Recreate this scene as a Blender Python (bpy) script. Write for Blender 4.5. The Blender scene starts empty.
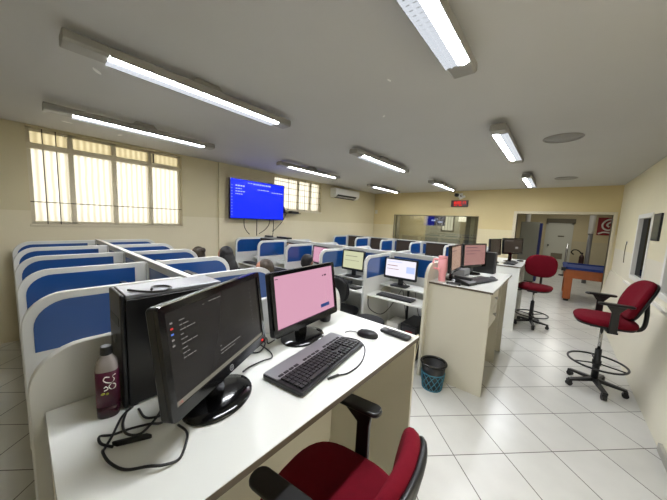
import bpy, bmesh, math, random
from mathutils import Vector, Matrix
random.seed(7)
PI = math.pi
scene = bpy.context.scene
COL = scene.collection

# ------------------------------------------------------------------ materials
def lin(c):
    def f(v):
        v /= 255.0
        return v / 12.92 if v <= 0.04045 else ((v + 0.055) / 1.055) ** 2.4
    return (f(c[0]), f(c[1]), f(c[2]), 1.0)

def mat(name, rgb, rough=0.5, metal=0.0, spec=0.5, var=0.0, vscale=6.0, bump=0.0, bscale=60.0, coat=0.0):
    m = bpy.data.materials.new(name); m.use_nodes = True
    nt = m.node_tree; b = nt.nodes['Principled BSDF']
    b.inputs['Base Color'].default_value = lin(rgb)
    b.inputs['Roughness'].default_value = rough
    b.inputs['Metallic'].default_value = metal
    b.inputs['Specular IOR Level'].default_value = spec
    b.inputs['Coat Weight'].default_value = coat
    if var > 0:
        tc = nt.nodes.new('ShaderNodeTexCoord'); nz = nt.nodes.new('ShaderNodeTexNoise')
        nz.inputs['Scale'].default_value = vscale; nz.inputs['Detail'].default_value = 5
        mx = nt.nodes.new('ShaderNodeMix'); mx.data_type = 'RGBA'
        c = lin(rgb)
        mx.inputs['A'].default_value = (c[0]*(1-var), c[1]*(1-var), c[2]*(1-var), 1)
        mx.inputs['B'].default_value = (min(1, c[0]*(1+var)), min(1, c[1]*(1+var)), min(1, c[2]*(1+var)), 1)
        nt.links.new(tc.outputs['Object'], nz.inputs['Vector'])
        nt.links.new(nz.outputs['Fac'], mx.inputs['Factor'])
        nt.links.new(mx.outputs['Result'], b.inputs['Base Color'])
    if bump > 0:
        tc2 = nt.nodes.new('ShaderNodeTexCoord'); n2 = nt.nodes.new('ShaderNodeTexNoise')
        n2.inputs['Scale'].default_value = bscale; n2.inputs['Detail'].default_value = 3
        bp = nt.nodes.new('ShaderNodeBump'); bp.inputs['Strength'].default_value = bump; bp.inputs['Distance'].default_value = 0.01
        nt.links.new(tc2.outputs['Object'], n2.inputs['Vector'])
        nt.links.new(n2.outputs['Fac'], bp.inputs['Height'])
        nt.links.new(bp.outputs['Normal'], b.inputs['Normal'])
    return m

def emis(name, rgb, strength=1.0, gloss=True):
    m = bpy.data.materials.new(name); m.use_nodes = True
    b = m.node_tree.nodes['Principled BSDF']
    b.inputs['Base Color'].default_value = (0.01, 0.01, 0.01, 1)
    b.inputs['Roughness'].default_value = 0.25; b.inputs['Specular IOR Level'].default_value = 0.15
    b.inputs['Emission Color'].default_value = lin(rgb)
    b.inputs['Emission Strength'].default_value = strength * 0.215
    return m

def wall_mat(name, upper, lower, zsplit):
    m = bpy.data.materials.new(name); m.use_nodes = True
    nt = m.node_tree; b = nt.nodes['Principled BSDF']
    b.inputs['Roughness'].default_value = 0.55
    g = nt.nodes.new('ShaderNodeNewGeometry'); sx = nt.nodes.new('ShaderNodeSeparateXYZ')
    nt.links.new(g.outputs['Position'], sx.inputs['Vector'])
    mt = nt.nodes.new('ShaderNodeMath'); mt.operation = 'GREATER_THAN'; mt.inputs[1].default_value = zsplit
    nt.links.new(sx.outputs['Z'], mt.inputs[0])
    mx = nt.nodes.new('ShaderNodeMix'); mx.data_type = 'RGBA'
    mx.inputs['A'].default_value = lin(lower); mx.inputs['B'].default_value = lin(upper)
    nt.links.new(mt.outputs[0], mx.inputs['Factor'])
    nz = nt.nodes.new('ShaderNodeTexNoise'); nz.inputs['Scale'].default_value = 1.3; nz.inputs['Detail'].default_value = 6
    nt.links.new(g.outputs['Position'], nz.inputs['Vector'])
    rp = nt.nodes.new('ShaderNodeMapRange'); rp.inputs['To Min'].default_value = 0.9; rp.inputs['To Max'].default_value = 1.06
    nt.links.new(nz.outputs['Fac'], rp.inputs['Value'])
    vm = nt.nodes.new('ShaderNodeVectorMath'); vm.operation = 'SCALE'
    nt.links.new(mx.outputs['Result'], vm.inputs[0]); nt.links.new(rp.outputs['Result'], vm.inputs['Scale'])
    nt.links.new(vm.outputs['Vector'], b.inputs['Base Color'])
    n2 = nt.nodes.new('ShaderNodeTexNoise'); n2.inputs['Scale'].default_value = 90
    nt.links.new(g.outputs['Position'], n2.inputs['Vector'])
    bp = nt.nodes.new('ShaderNodeBump'); bp.inputs['Strength'].default_value = 0.08; bp.inputs['Distance'].default_value = 0.005
    nt.links.new(n2.outputs['Fac'], bp.inputs['Height']); nt.links.new(bp.outputs['Normal'], b.inputs['Normal'])
    return m

def tile_mat():
    m = bpy.data.materials.new('floor_tiles'); m.use_nodes = True
    nt = m.node_tree; b = nt.nodes['Principled BSDF']
    g = nt.nodes.new('ShaderNodeNewGeometry'); mp = nt.nodes.new('ShaderNodeMapping')
    mp.inputs['Rotation'].default_value = (0, 0, -PI/4)
    mp.inputs['Location'].default_value = (-1.055, -1.9926, 0)
    nt.links.new(g.outputs['Position'], mp.inputs['Vector'])
    br = nt.nodes.new('ShaderNodeTexBrick'); br.offset = 0.0; br.squash = 1.0
    br.inputs['Scale'].default_value = 1.0
    br.inputs['Brick Width'].default_value = 0.3757; br.inputs['Row Height'].default_value = 0.3757
    br.inputs['Mortar Size'].default_value = 0.0032; br.inputs['Mortar Smooth'].default_value = 0.1
    br.inputs['Color1'].default_value = lin((206, 205, 198)); br.inputs['Color2'].default_value = lin((212, 211, 205))
    br.inputs['Mortar'].default_value = lin((92, 88, 80))
    nt.links.new(mp.outputs['Vector'], br.inputs['Vector'])
    nz = nt.nodes.new('ShaderNodeTexNoise'); nz.inputs['Scale'].default_value = 5; nz.inputs['Detail'].default_value = 8
    nt.links.new(g.outputs['Position'], nz.inputs['Vector'])
    rp = nt.nodes.new('ShaderNodeMapRange'); rp.inputs['To Min'].default_value = 0.88; rp.inputs['To Max'].default_value = 1.08
    nt.links.new(nz.outputs['Fac'], rp.inputs['Value'])
    vm = nt.nodes.new('ShaderNodeVectorMath'); vm.operation = 'SCALE'
    nt.links.new(br.outputs['Color'], vm.inputs[0]); nt.links.new(rp.outputs['Result'], vm.inputs['Scale'])
    nt.links.new(vm.outputs['Vector'], b.inputs['Base Color'])
    b.inputs['Roughness'].default_value = 0.28
    bp = nt.nodes.new('ShaderNodeBump'); bp.invert = True; bp.inputs['Strength'].default_value = 0.4; bp.inputs['Distance'].default_value = 0.003
    nt.links.new(br.outputs['Fac'], bp.inputs['Height']); nt.links.new(bp.outputs['Normal'], b.inputs['Normal'])
    return m

def glass_mat(name, tint, rough=0.02, alpha=0.35, fres=1.0):
    m = bpy.data.materials.new(name); m.use_nodes = True
    nt = m.node_tree
    for n in list(nt.nodes):
        if n.type == 'BSDF_PRINCIPLED': nt.nodes.remove(n)
    out = [n for n in nt.nodes if n.type == 'OUTPUT_MATERIAL'][0]
    tr = nt.nodes.new('ShaderNodeBsdfTransparent'); tr.inputs['Color'].default_value = lin(tint)
    gl = nt.nodes.new('ShaderNodeBsdfGlossy'); gl.inputs['Roughness'].default_value = rough
    fr = nt.nodes.new('ShaderNodeFresnel'); fr.inputs['IOR'].default_value = 1.5
    ad = nt.nodes.new('ShaderNodeMath'); ad.operation = 'MULTIPLY_ADD'; ad.inputs[1].default_value = fres; ad.inputs[2].default_value = alpha
    nt.links.new(fr.outputs['Fac'], ad.inputs[0])
    mx = nt.nodes.new('ShaderNodeMixShader')
    nt.links.new(ad.outputs[0], mx.inputs['Fac']); nt.links.new(tr.outputs[0], mx.inputs[1]); nt.links.new(gl.outputs[0], mx.inputs[2])
    nt.links.new(mx.outputs[0], out.inputs['Surface'])
    return m

def frosted_mat(name, c0, c1):
    m = bpy.data.materials.new(name); m.use_nodes = True
    nt = m.node_tree
    for n in list(nt.nodes):
        if n.type == 'BSDF_PRINCIPLED': nt.nodes.remove(n)
    out = [n for n in nt.nodes if n.type == 'OUTPUT_MATERIAL'][0]
    g = nt.nodes.new('ShaderNodeNewGeometry')
    wv = nt.nodes.new('ShaderNodeTexWave'); wv.bands_direction = 'Y'; wv.inputs['Scale'].default_value = 5.0; wv.inputs['Distortion'].default_value = 1.2
    nt.links.new(g.outputs['Position'], wv.inputs['Vector'])
    cr = nt.nodes.new('ShaderNodeValToRGB')
    cr.color_ramp.elements[0].color = lin(c0); cr.color_ramp.elements[1].color = lin(c1)
    nt.links.new(wv.outputs['Fac'], cr.inputs['Fac'])
    tl = nt.nodes.new('ShaderNodeBsdfTranslucent'); nt.links.new(cr.outputs['Color'], tl.inputs['Color'])
    tr = nt.nodes.new('ShaderNodeBsdfTransparent'); nt.links.new(cr.outputs['Color'], tr.inputs['Color'])
    mx = nt.nodes.new('ShaderNodeMixShader'); mx.inputs['Fac'].default_value = 0.5
    nt.links.new(tl.outputs[0], mx.inputs[1]); nt.links.new(tr.outputs[0], mx.inputs[2])
    nt.links.new(mx.outputs[0], out.inputs['Surface'])
    return m

M = dict(
    floor=tile_mat(),
    wall_left=wall_mat('cream_wall_paint', (203, 192, 156), (214, 204, 174), 1.56),
    wall_far=wall_mat('yellow_wall_paint', (208, 190, 140), (212, 200, 162), 1.56),
    wall_right=wall_mat('pale_cream_paint', (232, 224, 192), (230, 224, 204), 1.30),
    wall_next=wall_mat('dim_beige_paint', (198, 184, 146), (190, 180, 150), 1.2),
    ceiling=mat('ceiling_paint', (188, 186, 180), 0.7, var=0.05, vscale=1.2, bump=0.05),
    lam=mat('white_laminate', (226, 227, 220), 0.22, var=0.02, vscale=3),
    beige=mat('beige_laminate', (200, 195, 177), 0.45, var=0.03, vscale=3),
    frame=mat('divider_frame_grey_white', (205, 205, 200), 0.4, var=0.02),
    blue=mat('blue_divider_laminate', (8, 66, 130), 0.30, spec=0.7, coat=0.5, var=0.06, vscale=4),
    edge=mat('dark_edge_band', (86, 76, 62), 0.5),
    black=mat('black_plastic', (20, 20, 21), 0.38, var=0.1, vscale=30),
    gblack=mat('glossy_black_plastic', (10, 10, 11), 0.12),
    dgrey=mat('dark_grey_plastic', (52, 52, 54), 0.5),
    grey=mat('grey_plastic', (120, 120, 120), 0.45),
    silver=mat('silver_plastic', (150, 151, 154), 0.35, metal=0.5),
    steel=mat('satin_steel', (176, 176, 174), 0.3, metal=0.9),
    chrome=mat('chrome', (200, 200, 200), 0.12, metal=1.0),
    fixture=mat('grey_lamp_housing', (150, 147, 138), 0.45, metal=0.2),
    louver=emis('lit_louver', (226, 232, 240), 0.75),
    tube=emis('fluorescent_tube', (245, 248, 255), 125.0),
    red=mat('burgundy_fabric', (108, 12, 29), 0.9, spec=0.15, var=0.14, vscale=40, bump=0.15, bscale=400),
    white=mat('white_paint', (232, 230, 222), 0.45),
    cframe=mat('cream_window_paint', (206, 196, 168), 0.5),
    iron=mat('dark_iron', (70, 64, 54), 0.6),
    frost=frosted_mat('ribbed_frosted_glass', (180, 177, 166), (202, 201, 196)), frost_top=frosted_mat('cream_transom_glass', (168, 162, 142), (186, 181, 164)), frost_added_door=frosted_mat('added_door_glass', (236, 234, 226), (252, 251, 248)),
    glass=glass_mat('clear_window_glass', (225, 228, 224), 0.02, 0.06),
    dglass=glass_mat('reflective_window_glass', (34, 34, 31), 0.03, 0.05, 0.3),
    pink=mat('pink_enamel', (246, 168, 172), 0.4),
    wood=mat('orange_brown_wood', (150, 78, 34), 0.4, var=0.2, vscale=9),
    cloth=mat('blue_billiard_cloth', (14, 42, 104), 0.85),
    locker=mat('grey_locker_paint', (128, 128, 116), 0.5),
    doorwhite=mat('door_white', (196, 196, 182), 0.5),
    lintel=mat('dark_lintel', (98, 92, 74), 0.6),
    signred=mat('sign_red', (128, 20, 28), 0.5),
    cyan=mat('cyan_plastic', (52, 118, 138), 0.4),
    skin=mat('skin', (176, 124, 98), 0.55),
    skin_dark=mat('skin_tan', (150, 100, 76), 0.55),
    hair_black=mat('black_hair', (16, 13, 13), 0.5, var=0.2, vscale=60),
    hair_brown=mat('brown_hair', (54, 42, 26), 0.5, var=0.35, vscale=50),
    cloth_black=mat('black_cotton', (24, 24, 27), 0.9),
    cloth_grey=mat('dark_grey_cotton', (58, 60, 64), 0.9),
    cloth_white=mat('white_cotton', (206, 202, 204), 0.9),
    denim=mat('denim', (44, 56, 86), 0.9, var=0.15, vscale=60),
    lips=mat('lips', (150, 82, 78), 0.5),
    eyew=mat('eye_white', (225, 222, 215), 0.2), eyed=mat('eye_dark', (22, 15, 12), 0.2),
    juice=mat('purple_label', (70, 8, 38), 0.35, var=0.15, vscale=50),
    bottle=mat('clear_bottle_plastic', (150, 142, 136), 0.2),
    juiced=mat('dark_juice', (46, 8, 26), 0.2),
    leaf=mat('yellow_green_print', (150, 150, 40), 0.5),
    paper=mat('paper', (222, 220, 212), 0.7),
    keys=mat('keycaps', (28, 28, 30), 0.45),
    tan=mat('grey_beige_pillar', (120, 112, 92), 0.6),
    ledred=emis('red_led', (255, 40, 30), 1.6),
    s_dark=emis('dark_screen', (48, 43, 40), 0.35), s_text=emis('screen_text_grey', (170, 165, 160), 0.5), s_bar=emis('screen_taskbar', (120, 116, 104), 0.8),
    s_red=emis('screen_red_icon', (205, 60, 60), 0.9), s_bluei=emis('screen_blue_icon', (90, 120, 200), 0.9),
    s_pink=emis('pink_screen', (222, 164, 188), 0.8), s_pinktext=emis('screen_dark_text', (96, 62, 84), 0.6), s_button=emis('screen_blue_button', (42, 70, 130), 0.8),
    s_blue=emis('blue_screen', (8, 38, 236), 1.05), s_white=emis('white_screen', (232, 228, 240), 1.0), s_yellow=emis('pale_yellow_screen', (214, 216, 178), 0.8),
    s_peach=emis('peach_screen', (206, 172, 150), 0.55), s_salmon=emis('salmon_screen', (190, 140, 134), 0.6), s_line=emis('screen_pale_line', (190, 205, 255), 0.9),
    s_brown=emis('brown_screen', (62, 52, 44), 0.6), s_tv2=emis('navy_screen', (26, 32, 78), 0.8),
)

# ------------------------------------------------------------------ mesh builder
class MB:
    def __init__(s): s.bm = bmesh.new()
    def _v(s, pts, T=None):
        return [s.bm.verts.new(T @ Vector(p) if T else Vector(p)) for p in pts]
    def box(s, x0, x1, y0, y1, z0, z1, T=None):
        v = s._v([(x0,y0,z0),(x1,y0,z0),(x1,y1,z0),(x0,y1,z0),(x0,y0,z1),(x1,y0,z1),(x1,y1,z1),(x0,y1,z1)], T)
        for f in ((0,3,2,1),(4,5,6,7),(0,1,5,4),(1,2,6,5),(2,3,7,6),(3,0,4,7)): s.bm.faces.new([v[i] for i in f])
        return s
    def prism(s, outline, off, T=None):
        off = Vector(off)
        a = s._v(outline, T)
        o3 = (T.to_3x3() @ off) if T else off
        b = [s.bm.verts.new(p.co + o3) for p in a]
        n = len(a)
        s.bm.faces.new(a[::-1]); s.bm.faces.new(b)
        for i in range(n): s.bm.faces.new([a[i], a[(i+1)%n], b[(i+1)%n], b[i]])
        return s
    def ring(s, outer, inner, off, T=None):
        off = Vector(off); o3 = (T.to_3x3() @ off) if T else off
        a = s._v(outer, T); b = s._v(inner, T)
        a2 = [s.bm.verts.new(p.co+o3) for p in a]; b2 = [s.bm.verts.new(p.co+o3) for p in b]
        n = len(a)
        for i in range(n):
            j = (i+1) % n
            s.bm.faces.new([a[i], b[i], b[j], a[j]]); s.bm.faces.new([a2[i], a2[j], b2[j], b2[i]])
            s.bm.faces.new([a[i], a[j], a2[j], a2[i]]); s.bm.faces.new([b[i], b2[i], b2[j], b[j]])
        return s
    def lathe(s, prof, n=24, T=None, sq=2.0, sx=1.0, sy=1.0, defo=None):
        rings = []
        for r, z in prof:
            ring = []
            for k in range(n):
                t = 2*PI*k/n; c, d = math.cos(t), math.sin(t)
                x = math.copysign(abs(c)**(2/sq), c)*r*sx; y = math.copysign(abs(d)**(2/sq), d)*r*sy
                p = Vector((x, y, z))
                if defo: p = defo(p)
                ring.append(p)
            rings.append(s._v(ring, T))
        for i in range(len(rings)-1):
            a, b = rings[i], rings[i+1]
            for k in range(n):
                s.bm.faces.new([a[k], a[(k+1)%n], b[(k+1)%n], b[k]])
        s.bm.faces.new(rings[0][::-1]); s.bm.faces.new(rings[-1])
        return s
    def cyl(s, p0, p1, r0, r1=None, n=14, T=None):
        r1 = r0 if r1 is None else r1
        p0, p1 = Vector(p0), Vector(p1); d = p1-p0
        q = d.to_track_quat('Z', 'Y').to_matrix().to_4x4(); q.translation = p0
        return s.lathe([(r0, 0), (r1, d.length)], n, (T @ q) if T else q)
    def tube(s, pts, r, n=8, T=None, smooth=True):
        P = [Vector(p) for p in pts]
        if smooth and len(P) > 2: P = catmull(P)
        rings = []; up = Vector((0,0,1)); prev = None
        for i, p in enumerate(P):
            t = (P[min(i+1, len(P)-1)] - P[max(i-1, 0)]).normalized()
            if prev is None:
                a = t.cross(up)
                if a.length < 1e-3: a = t.cross(Vector((1,0,0)))
            else:
                a = prev - t*prev.dot(t)
            a.normalize(); prev = a; b = t.cross(a)
            rings.append(s._v([p + (a*math.cos(2*PI*k/n)+b*math.sin(2*PI*k/n))*r for k in range(n)], T))
        for i in range(len(rings)-1):
            for k in range(n):
                s.bm.faces.new([rings[i][k], rings[i][(k+1)%n], rings[i+1][(k+1)%n], rings[i+1][k]])
        s.bm.faces.new(rings[0][::-1]); s.bm.faces.new(rings[-1])
        return s
    def torus(s, c, R, r, n=36, m=8, T=None, sx=1, sy=1):
        c = Vector(c); rings = []
        for i in range(n):
            t = 2*PI*i/n
            rings.append(s._v([c + Vector((math.cos(t)*(R+r*math.cos(2*PI*k/m))*sx, math.sin(t)*(R+r*math.cos(2*PI*k/m))*sy, r*math.sin(2*PI*k/m))) for k in range(m)], T))
        for i in range(n):
            a, b = rings[i], rings[(i+1)%n]
            for k in range(m): s.bm.faces.new([a[k], b[k], b[(k+1)%m], a[(k+1)%m]])
        return s
    def ball(s, c, rx, ry=None, rz=None, T=None, u=16, v=10):
        ry = rx if ry is None else ry; rz = rx if rz is None else rz
        c = Vector(c)
        prof = [(math.sin(PI*(i+0.02)/(v+0.04)), -math.cos(PI*(i+0.02)/(v+0.04))) for i in range(v+1)]
        q = Matrix.Translation(c) @ Matrix.Diagonal((rx, ry, rz, 1))
        return s.lathe(prof, u, (T @ q) if T else q)
    def build(s, name, m, parent=None, smooth=False, bevel=0.0, remesh=0.0, bseg=2):
        bmesh.ops.recalc_face_normals(s.bm, faces=s.bm.faces[:])
        me = bpy.data.meshes.new(name); s.bm.to_mesh(me); s.bm.free()
        me.materials.append(m)
        o = bpy.data.objects.new(name, me); COL.objects.link(o)
        if parent: o.parent = parent
        if smooth:
            for p in me.polygons: p.use_smooth = True
        if remesh > 0:
            md = o.modifiers.new('remesh', 'REMESH'); md.mode = 'VOXEL'; md.voxel_size = remesh; md.use_smooth_shade = True
            sm = o.modifiers.new('smooth', 'SMOOTH'); sm.iterations = 3; sm.factor = 0.5
        if bevel > 0:
            md = o.modifiers.new('bevel', 'BEVEL'); md.width = bevel; md.segments = bseg; md.limit_method = 'ANGLE'; md.angle_limit = math.radians(40)
            if smooth is False:
                for p in me.polygons: p.use_smooth = True
                md.harden_normals = True
        return o

def catmull(P, k=6):
    out = []
    Q = [P[0]*2-P[1]] + list(P) + [P[-1]*2-P[-2]]
    for i in range(1, len(Q)-2):
        a, b, c, d = Q[i-1], Q[i], Q[i+1], Q[i+2]
        for j in range(k):
            t = j/k
            out.append(0.5*((2*b)+(c-a)*t+(2*a-5*b+4*c-d)*t*t+(3*b-a-3*c+d)*t**3))
    out.append(P[-1])
    return out

def thing(name, label, cat, loc=(0,0,0), rotz=0.0, group=None):
    o = bpy.data.objects.new(name, None); COL.objects.link(o)
    o.empty_display_size = 0.1
    o.location = loc; o.rotation_euler = (0, 0, rotz)
    o['label'] = label; o['category'] = cat; o['kind'] = 'thing'
    if group: o['group'] = group
    return o
def tag(o, label, cat, group=None):
    o['label'] = label; o['category'] = cat; o['kind'] = 'thing'
    if group: o['group'] = group
    return o
def struct(o):
    o['kind'] = 'structure'; return o
def dup(root, loc, rotz=None, label=None, group=None):
    def cp(o, par):
        c = o.copy(); COL.objects.link(c)
        if par: c.parent = par
        for ch in o.children: cp(ch, c)
        return c
    r = cp(root, None)
    r.location = loc
    if rotz is not None: r.rotation_euler = (0, 0, rotz)
    if label: r['label'] = label
    if group: r['group'] = group
    return r

# ------------------------------------------------------------------ the room
XL, XR, XRL, YN, YF, ZC = -4.83, 0.91, 0.745, -2.2, 7.82, 2.56
YE = 14.6
def wall_with_holes(mb, axis, c0, c1, a0, a1, z0, z1, holes):
    # axis 'x': wall occupies x in [c0,c1], runs along y a0..a1; 'y': the reverse
    cuts = sorted(set([a0, a1] + [h[0] for h in holes] + [h[1] for h in holes]))
    for s, e in zip(cuts, cuts[1:]):
        spans = [(z0, z1)]
        for h in holes:
            if h[0] <= s+1e-6 and h[1] >= e-1e-6:
                new = []
                for lo, hi in spans:
                    if h[2] > lo+1e-6: new.append((lo, h[2]))
                    if h[3] < hi-1e-6: new.append((h[3], hi))
                spans = new
        for lo, hi in spans:
            if axis == 'x': mb.box(c0, c1, s, e, lo, hi)
            else: mb.box(s, e, c0, c1, lo, hi)
    return mb

struct(MB().box(XL-0.2, 2.6, YN-0.2, YE+0.2, -0.1, 0).build('floor', M['floor']))
struct(MB().box(XL-0.2, 2.6, YN-0.2, YE+0.2, ZC, ZC+0.12).build('ceiling', M['ceiling']))
W1 = (0.11, 1.79, 1.40, 2.54); W2 = (3.66, 5.18, 1.80, 2.54)
struct(wall_with_holes(MB(), 'x', XL-0.2, XL, YN-0.2, YE+0.2, 0, ZC, [W1, W2]).build('wall_left', M['wall_left']))
struct(MB().box(XL, XL+0.035, 2.40, 2.53, 0, ZC).build('added_shading_strip', M['wall_left']))  # raised strip added to stand in for shading on the flat wall
struct(MB().box(XL, 2.6, YN-0.2, YN, 0, ZC).build('wall_near', M['wall_left']))
WB = (-4.10, -1.63, 1.0, 1.885); DB = (-0.80, 0.82, 0.0, 1.965)
struct(wall_with_holes(MB(), 'y', YF, YF+0.15, XL, 2.4, 0, ZC, [WB, DB]).build('wall_far', M['wall_far']))
WR1 = (5.27, 6.0, 0.96, 1.86); WR2 = (2.6, 4.42, 0.96, 1.86); WR3 = (0.50, 1.50, 0.0, 2.12)
mb = wall_with_holes(MB(), 'x', XR, XR+0.15, YN-0.2, YF, 0.85, ZC, [WR1, WR2, (WR3[0], WR3[1], 0.85, WR3[3])])
for ya, yb in ((YN-0.2, WR3[0]), (WR3[1], YF)): mb.prism([(XRL, ya, 0), (XR+0.15, ya, 0), (XR+0.15, ya, 0.85), (XRL+0.15, ya, 0.85)], (0, yb-ya, 0))
struct(mb.build('wall_right', M['wall_right']))
struct(MB().box(XRL-0.012, XRL+0.01, 1.5, 3.0, 0, 0.06).build('baseboard_right', mat('baseboard_tile', (168, 166, 156), 0.35)))
# the next room behind the far wall
struct(MB().box(XL, 2.6, YE, YE+0.2, 0, ZC).build('wall_next_room_end', M['wall_next']))
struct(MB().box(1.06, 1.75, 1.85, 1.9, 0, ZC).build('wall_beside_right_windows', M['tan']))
struct(MB().box(2.4, 2.6, YF, YE, 0, ZC).build('wall_next_room_side', M['wall_next']))

# ---- left windows
def left_window(idx, w, cols, barz, iron_rows, iron_cols):
    y0, y1, z0, z1 = w
    f = MB(); t = 0.035
    xa, xb = XL-0.12, XL-0.06
    for a, b, c, d in ((y0, y1, z0, z0+t), (y0, y1, z1-t, z1), (y0, y0+t, z0, z1), (y1-t, y1, z0, z1)):
        f.box(xa, xb, a, b, c, d)
    if barz: f.box(xa-0.005, xb+0.02, y0, y1, barz-0.032, barz+0.028)
    for y in cols: f.box(xa, xb, y-0.025, y+0.025, z0, z1)
    fo = struct(f.build('window_%d' % idx, M['cframe'], bevel=0.004))
    g = MB().box(XL-0.093, XL-0.088, y0+0.02, y1-0.02, z0+0.02, (barz or z1)-0.02)
    if barz: MB().box(XL-0.093, XL-0.088, y0+0.02, y1-0.02, barz+0.02, z1-0.02).build('transom_pane', M['frost_top'], fo)
    g.build('window_pane', M['frost'], fo)
    k = MB()
    for z in iron_rows: k.box(XL-0.055, XL-0.045, y0, y1, z-0.005, z+0.005)
    for y in iron_cols: k.cyl((XL-0.05, y, z0), (XL-0.05, y, z1), 0.005, n=8)
    k.build('iron_bars', M['iron'], fo)
    # sill and reveal trim
    s = MB().box(XL-0.19, XL+0.015, y0-0.015, y1+0.015, z0-0.03, z0)
    s.build('window_sill', M['cframe'], fo, bevel=0.004)
    return fo
left_window(1, W1, [0.487, 0.925, 1.36], 2.335, [1.67], [0.245, 0.36])
left_window(2, W2, [4.42, 4.83], None, [2.0, 2.16, 2.30, 2.43], [4.1, 4.62])
# a tilted transom latch leaf hanging open in window 1
MB().box(XL-0.05, XL-0.03, 1.39, 1.41, 2.36, 2.50).build('transom_latch', M['iron'], bpy.data.objects['window_1'])

# ---- far window and doorway
f = MB()
for a, b, c, d in ((WB[0], WB[1], WB[2], WB[2]+0.03), (WB[0], WB[1], WB[3]-0.02, WB[3]), (WB[0], WB[0]+0.02, WB[2], WB[3]), (WB[1]-0.02, WB[1], WB[2], WB[3])):
    f.box(a, b, YF+0.04, YF+0.08, c, d)
wf = struct(f.build('window_3', M['tan']))
MB().box(WB[0], WB[1], YF+0.055, YF+0.061, WB[2], WB[3]).build('window_pane', M['glass'], wf)
f = MB()
f.box(DB[0]-0.07, DB[0], YF-0.02, YF+0.17, 0, DB[3]+0.06); f.box(DB[1], DB[1]+0.06, YF-0.02, YF+0.17, 0, DB[3]+0.06)
f.box(DB[0], DB[1], YF-0.02, YF+0.17, DB[3], DB[3]+0.06)
struct(f.build('door_1', M['cframe'], bevel=0.006))

# ---- right windows with their long sill
for i, w in ((4, WR1), (5, WR2)):
    f = MB(); t = 0.05
    for a, b, c, d in ((w[0]-0.03, w[1]+0.03, w[2]-0.03, w[2]+0.03), (w[0]-0.03, w[1]+0.03, w[3]-0.03, w[3]+0.03), (w[0]-0.03, w[0]+0.02, w[2], w[3]), (w[1]-0.02, w[1]+0.05, w[2], w[3])):
        f.box(XR-0.012, XR+0.13, a, b, c, d)
    fo = struct(f.build('window_%d' % i, M['white'], bevel=0.004))
    MB().box(XR+0.036, XR+0.042, w[0], w[1], w[2], w[3]).build('window_pane', M['dglass'], fo)
struct(MB().box(XRL+0.125, XR, 2.0, 6.2, 0.835, 0.865).build('trim_2', M['white'], bevel=0.004))
f = MB()
for a, b, c, d in ((WR3[0], WR3[0]+0.06, 0, WR3[3]), (WR3[1]-0.06, WR3[1], 0, WR3[3]), (WR3[0], WR3[1], WR3[3]-0.06, WR3[3]), (WR3[0], WR3[1], 0, 0.08), (WR3[0], WR3[1], 1.0, 1.06)): f.box(XR+0.03, XR+0.08, a, b, c, d)
fo = struct(f.build('added_daylight_door', M['cframe'], bevel=0.004))  # unseen glazed door, added to bring in daylight and divider reflections
MB().box(XR+0.052, XR+0.058, WR3[0], WR3[1], 0.05, WR3[3]-0.03).build('glazing', M['frost_added_door'], fo)
# room behind the right-hand windows, only its dim shell
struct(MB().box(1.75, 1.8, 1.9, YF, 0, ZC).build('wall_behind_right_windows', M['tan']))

# ------------------------------------------------------------------ ceiling lamps
def make_lamp(label):
    L = 1.51
    t = thing('ceiling_light', label, 'ceiling light', (0,0,ZC), 0, 'fluorescent ceiling lights')
    g0, g1 = 0.19, 0.13
    zt = -0.042
    h = MB()
    sec = lambda y: [(-0.050, y, zt), (0.050, y, zt), (0.064, y, zt-0.010), (0.066, y, zt-0.060), (0.060, y, zt-0.060), (0.054, y, zt-0.016), (-0.054, y, zt-0.016), (-0.060, y, zt-0.060), (-0.066, y, zt-0.060), (-0.064, y, zt-0.010)]
    h.prism(sec(g0), (0, L-g0-g1, 0))
    h.build('housing', M['fixture'], t)
    for y, g in ((0, g0), (L-g1, g1)):
        e = MB().prism([(-0.050, y, zt), (0.050, y, zt), (0.064, y, zt-0.010), (0.066, y, zt-0.050), (0.054, y, zt-0.061), (-0.054, y, zt-0.061), (-0.066, y, zt-0.050), (-0.064, y, zt-0.010)], (0, g, 0))
        e.build('end_cap', M['fixture'], t, bevel=0.005)
    MB().prism([(-0.03, L/2-0.12, zt), (-0.03, L/2-0.08, 0), (-0.03, L/2+0.08, 0), (-0.03, L/2+0.12, zt)], (0.06, 0, 0)).build('mounting_plate', M['fixture'], t)
    MB().lathe([(0.024, 0), (0.024, L-g0-g1)], 18, Matrix.Translation((0.029, g0, zt-0.041)) @ Matrix.Rotation(-PI/2, 4, 'X')).build('tube', M['tube'], t, smooth=True)
    lv = MB()
    n = 36; LL = L-g0-g1
    for i in range(n):
        y = g0 + LL*(i+0.5)/n
        lv.box(-0.059, 0.0, y-0.006, y+0.006, zt-0.064, zt-0.050)
    for x in (-0.060, -0.030, 0.001): lv.box(x-0.003, x+0.003, g0, L-g1, zt-0.065, zt-0.050)
    lv.build('louver', M['louver'], t)
    MB().box(-0.003, 0.001, g0, L-g1, zt-0.052, zt-0.016).build('tube_shield', M['fixture'], t)  # shield added to keep tube light off the louver half
    return t
rows = [(-0.505, 'right-hand'), (-2.084, 'middle'), (-3.575, 'window-side')]
ys = [(0.196, 'nearest'), (2.786, 'second'), (5.477, 'farthest')]
lamp0 = None
for x, rn in rows:
    for y, yn in ys:
        lab = '%s fluorescent ceiling light of the %s row of three' % (yn, rn)
        if lamp0 is None:
            lamp0 = make_lamp(lab); lamp0.location = (x, y, ZC)
        elif rn == 'right-hand': dup(lamp0, (x, y+1.51, ZC), PI, lab)
        else: dup(lamp0, (x, y, ZC), 0, lab)
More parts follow.
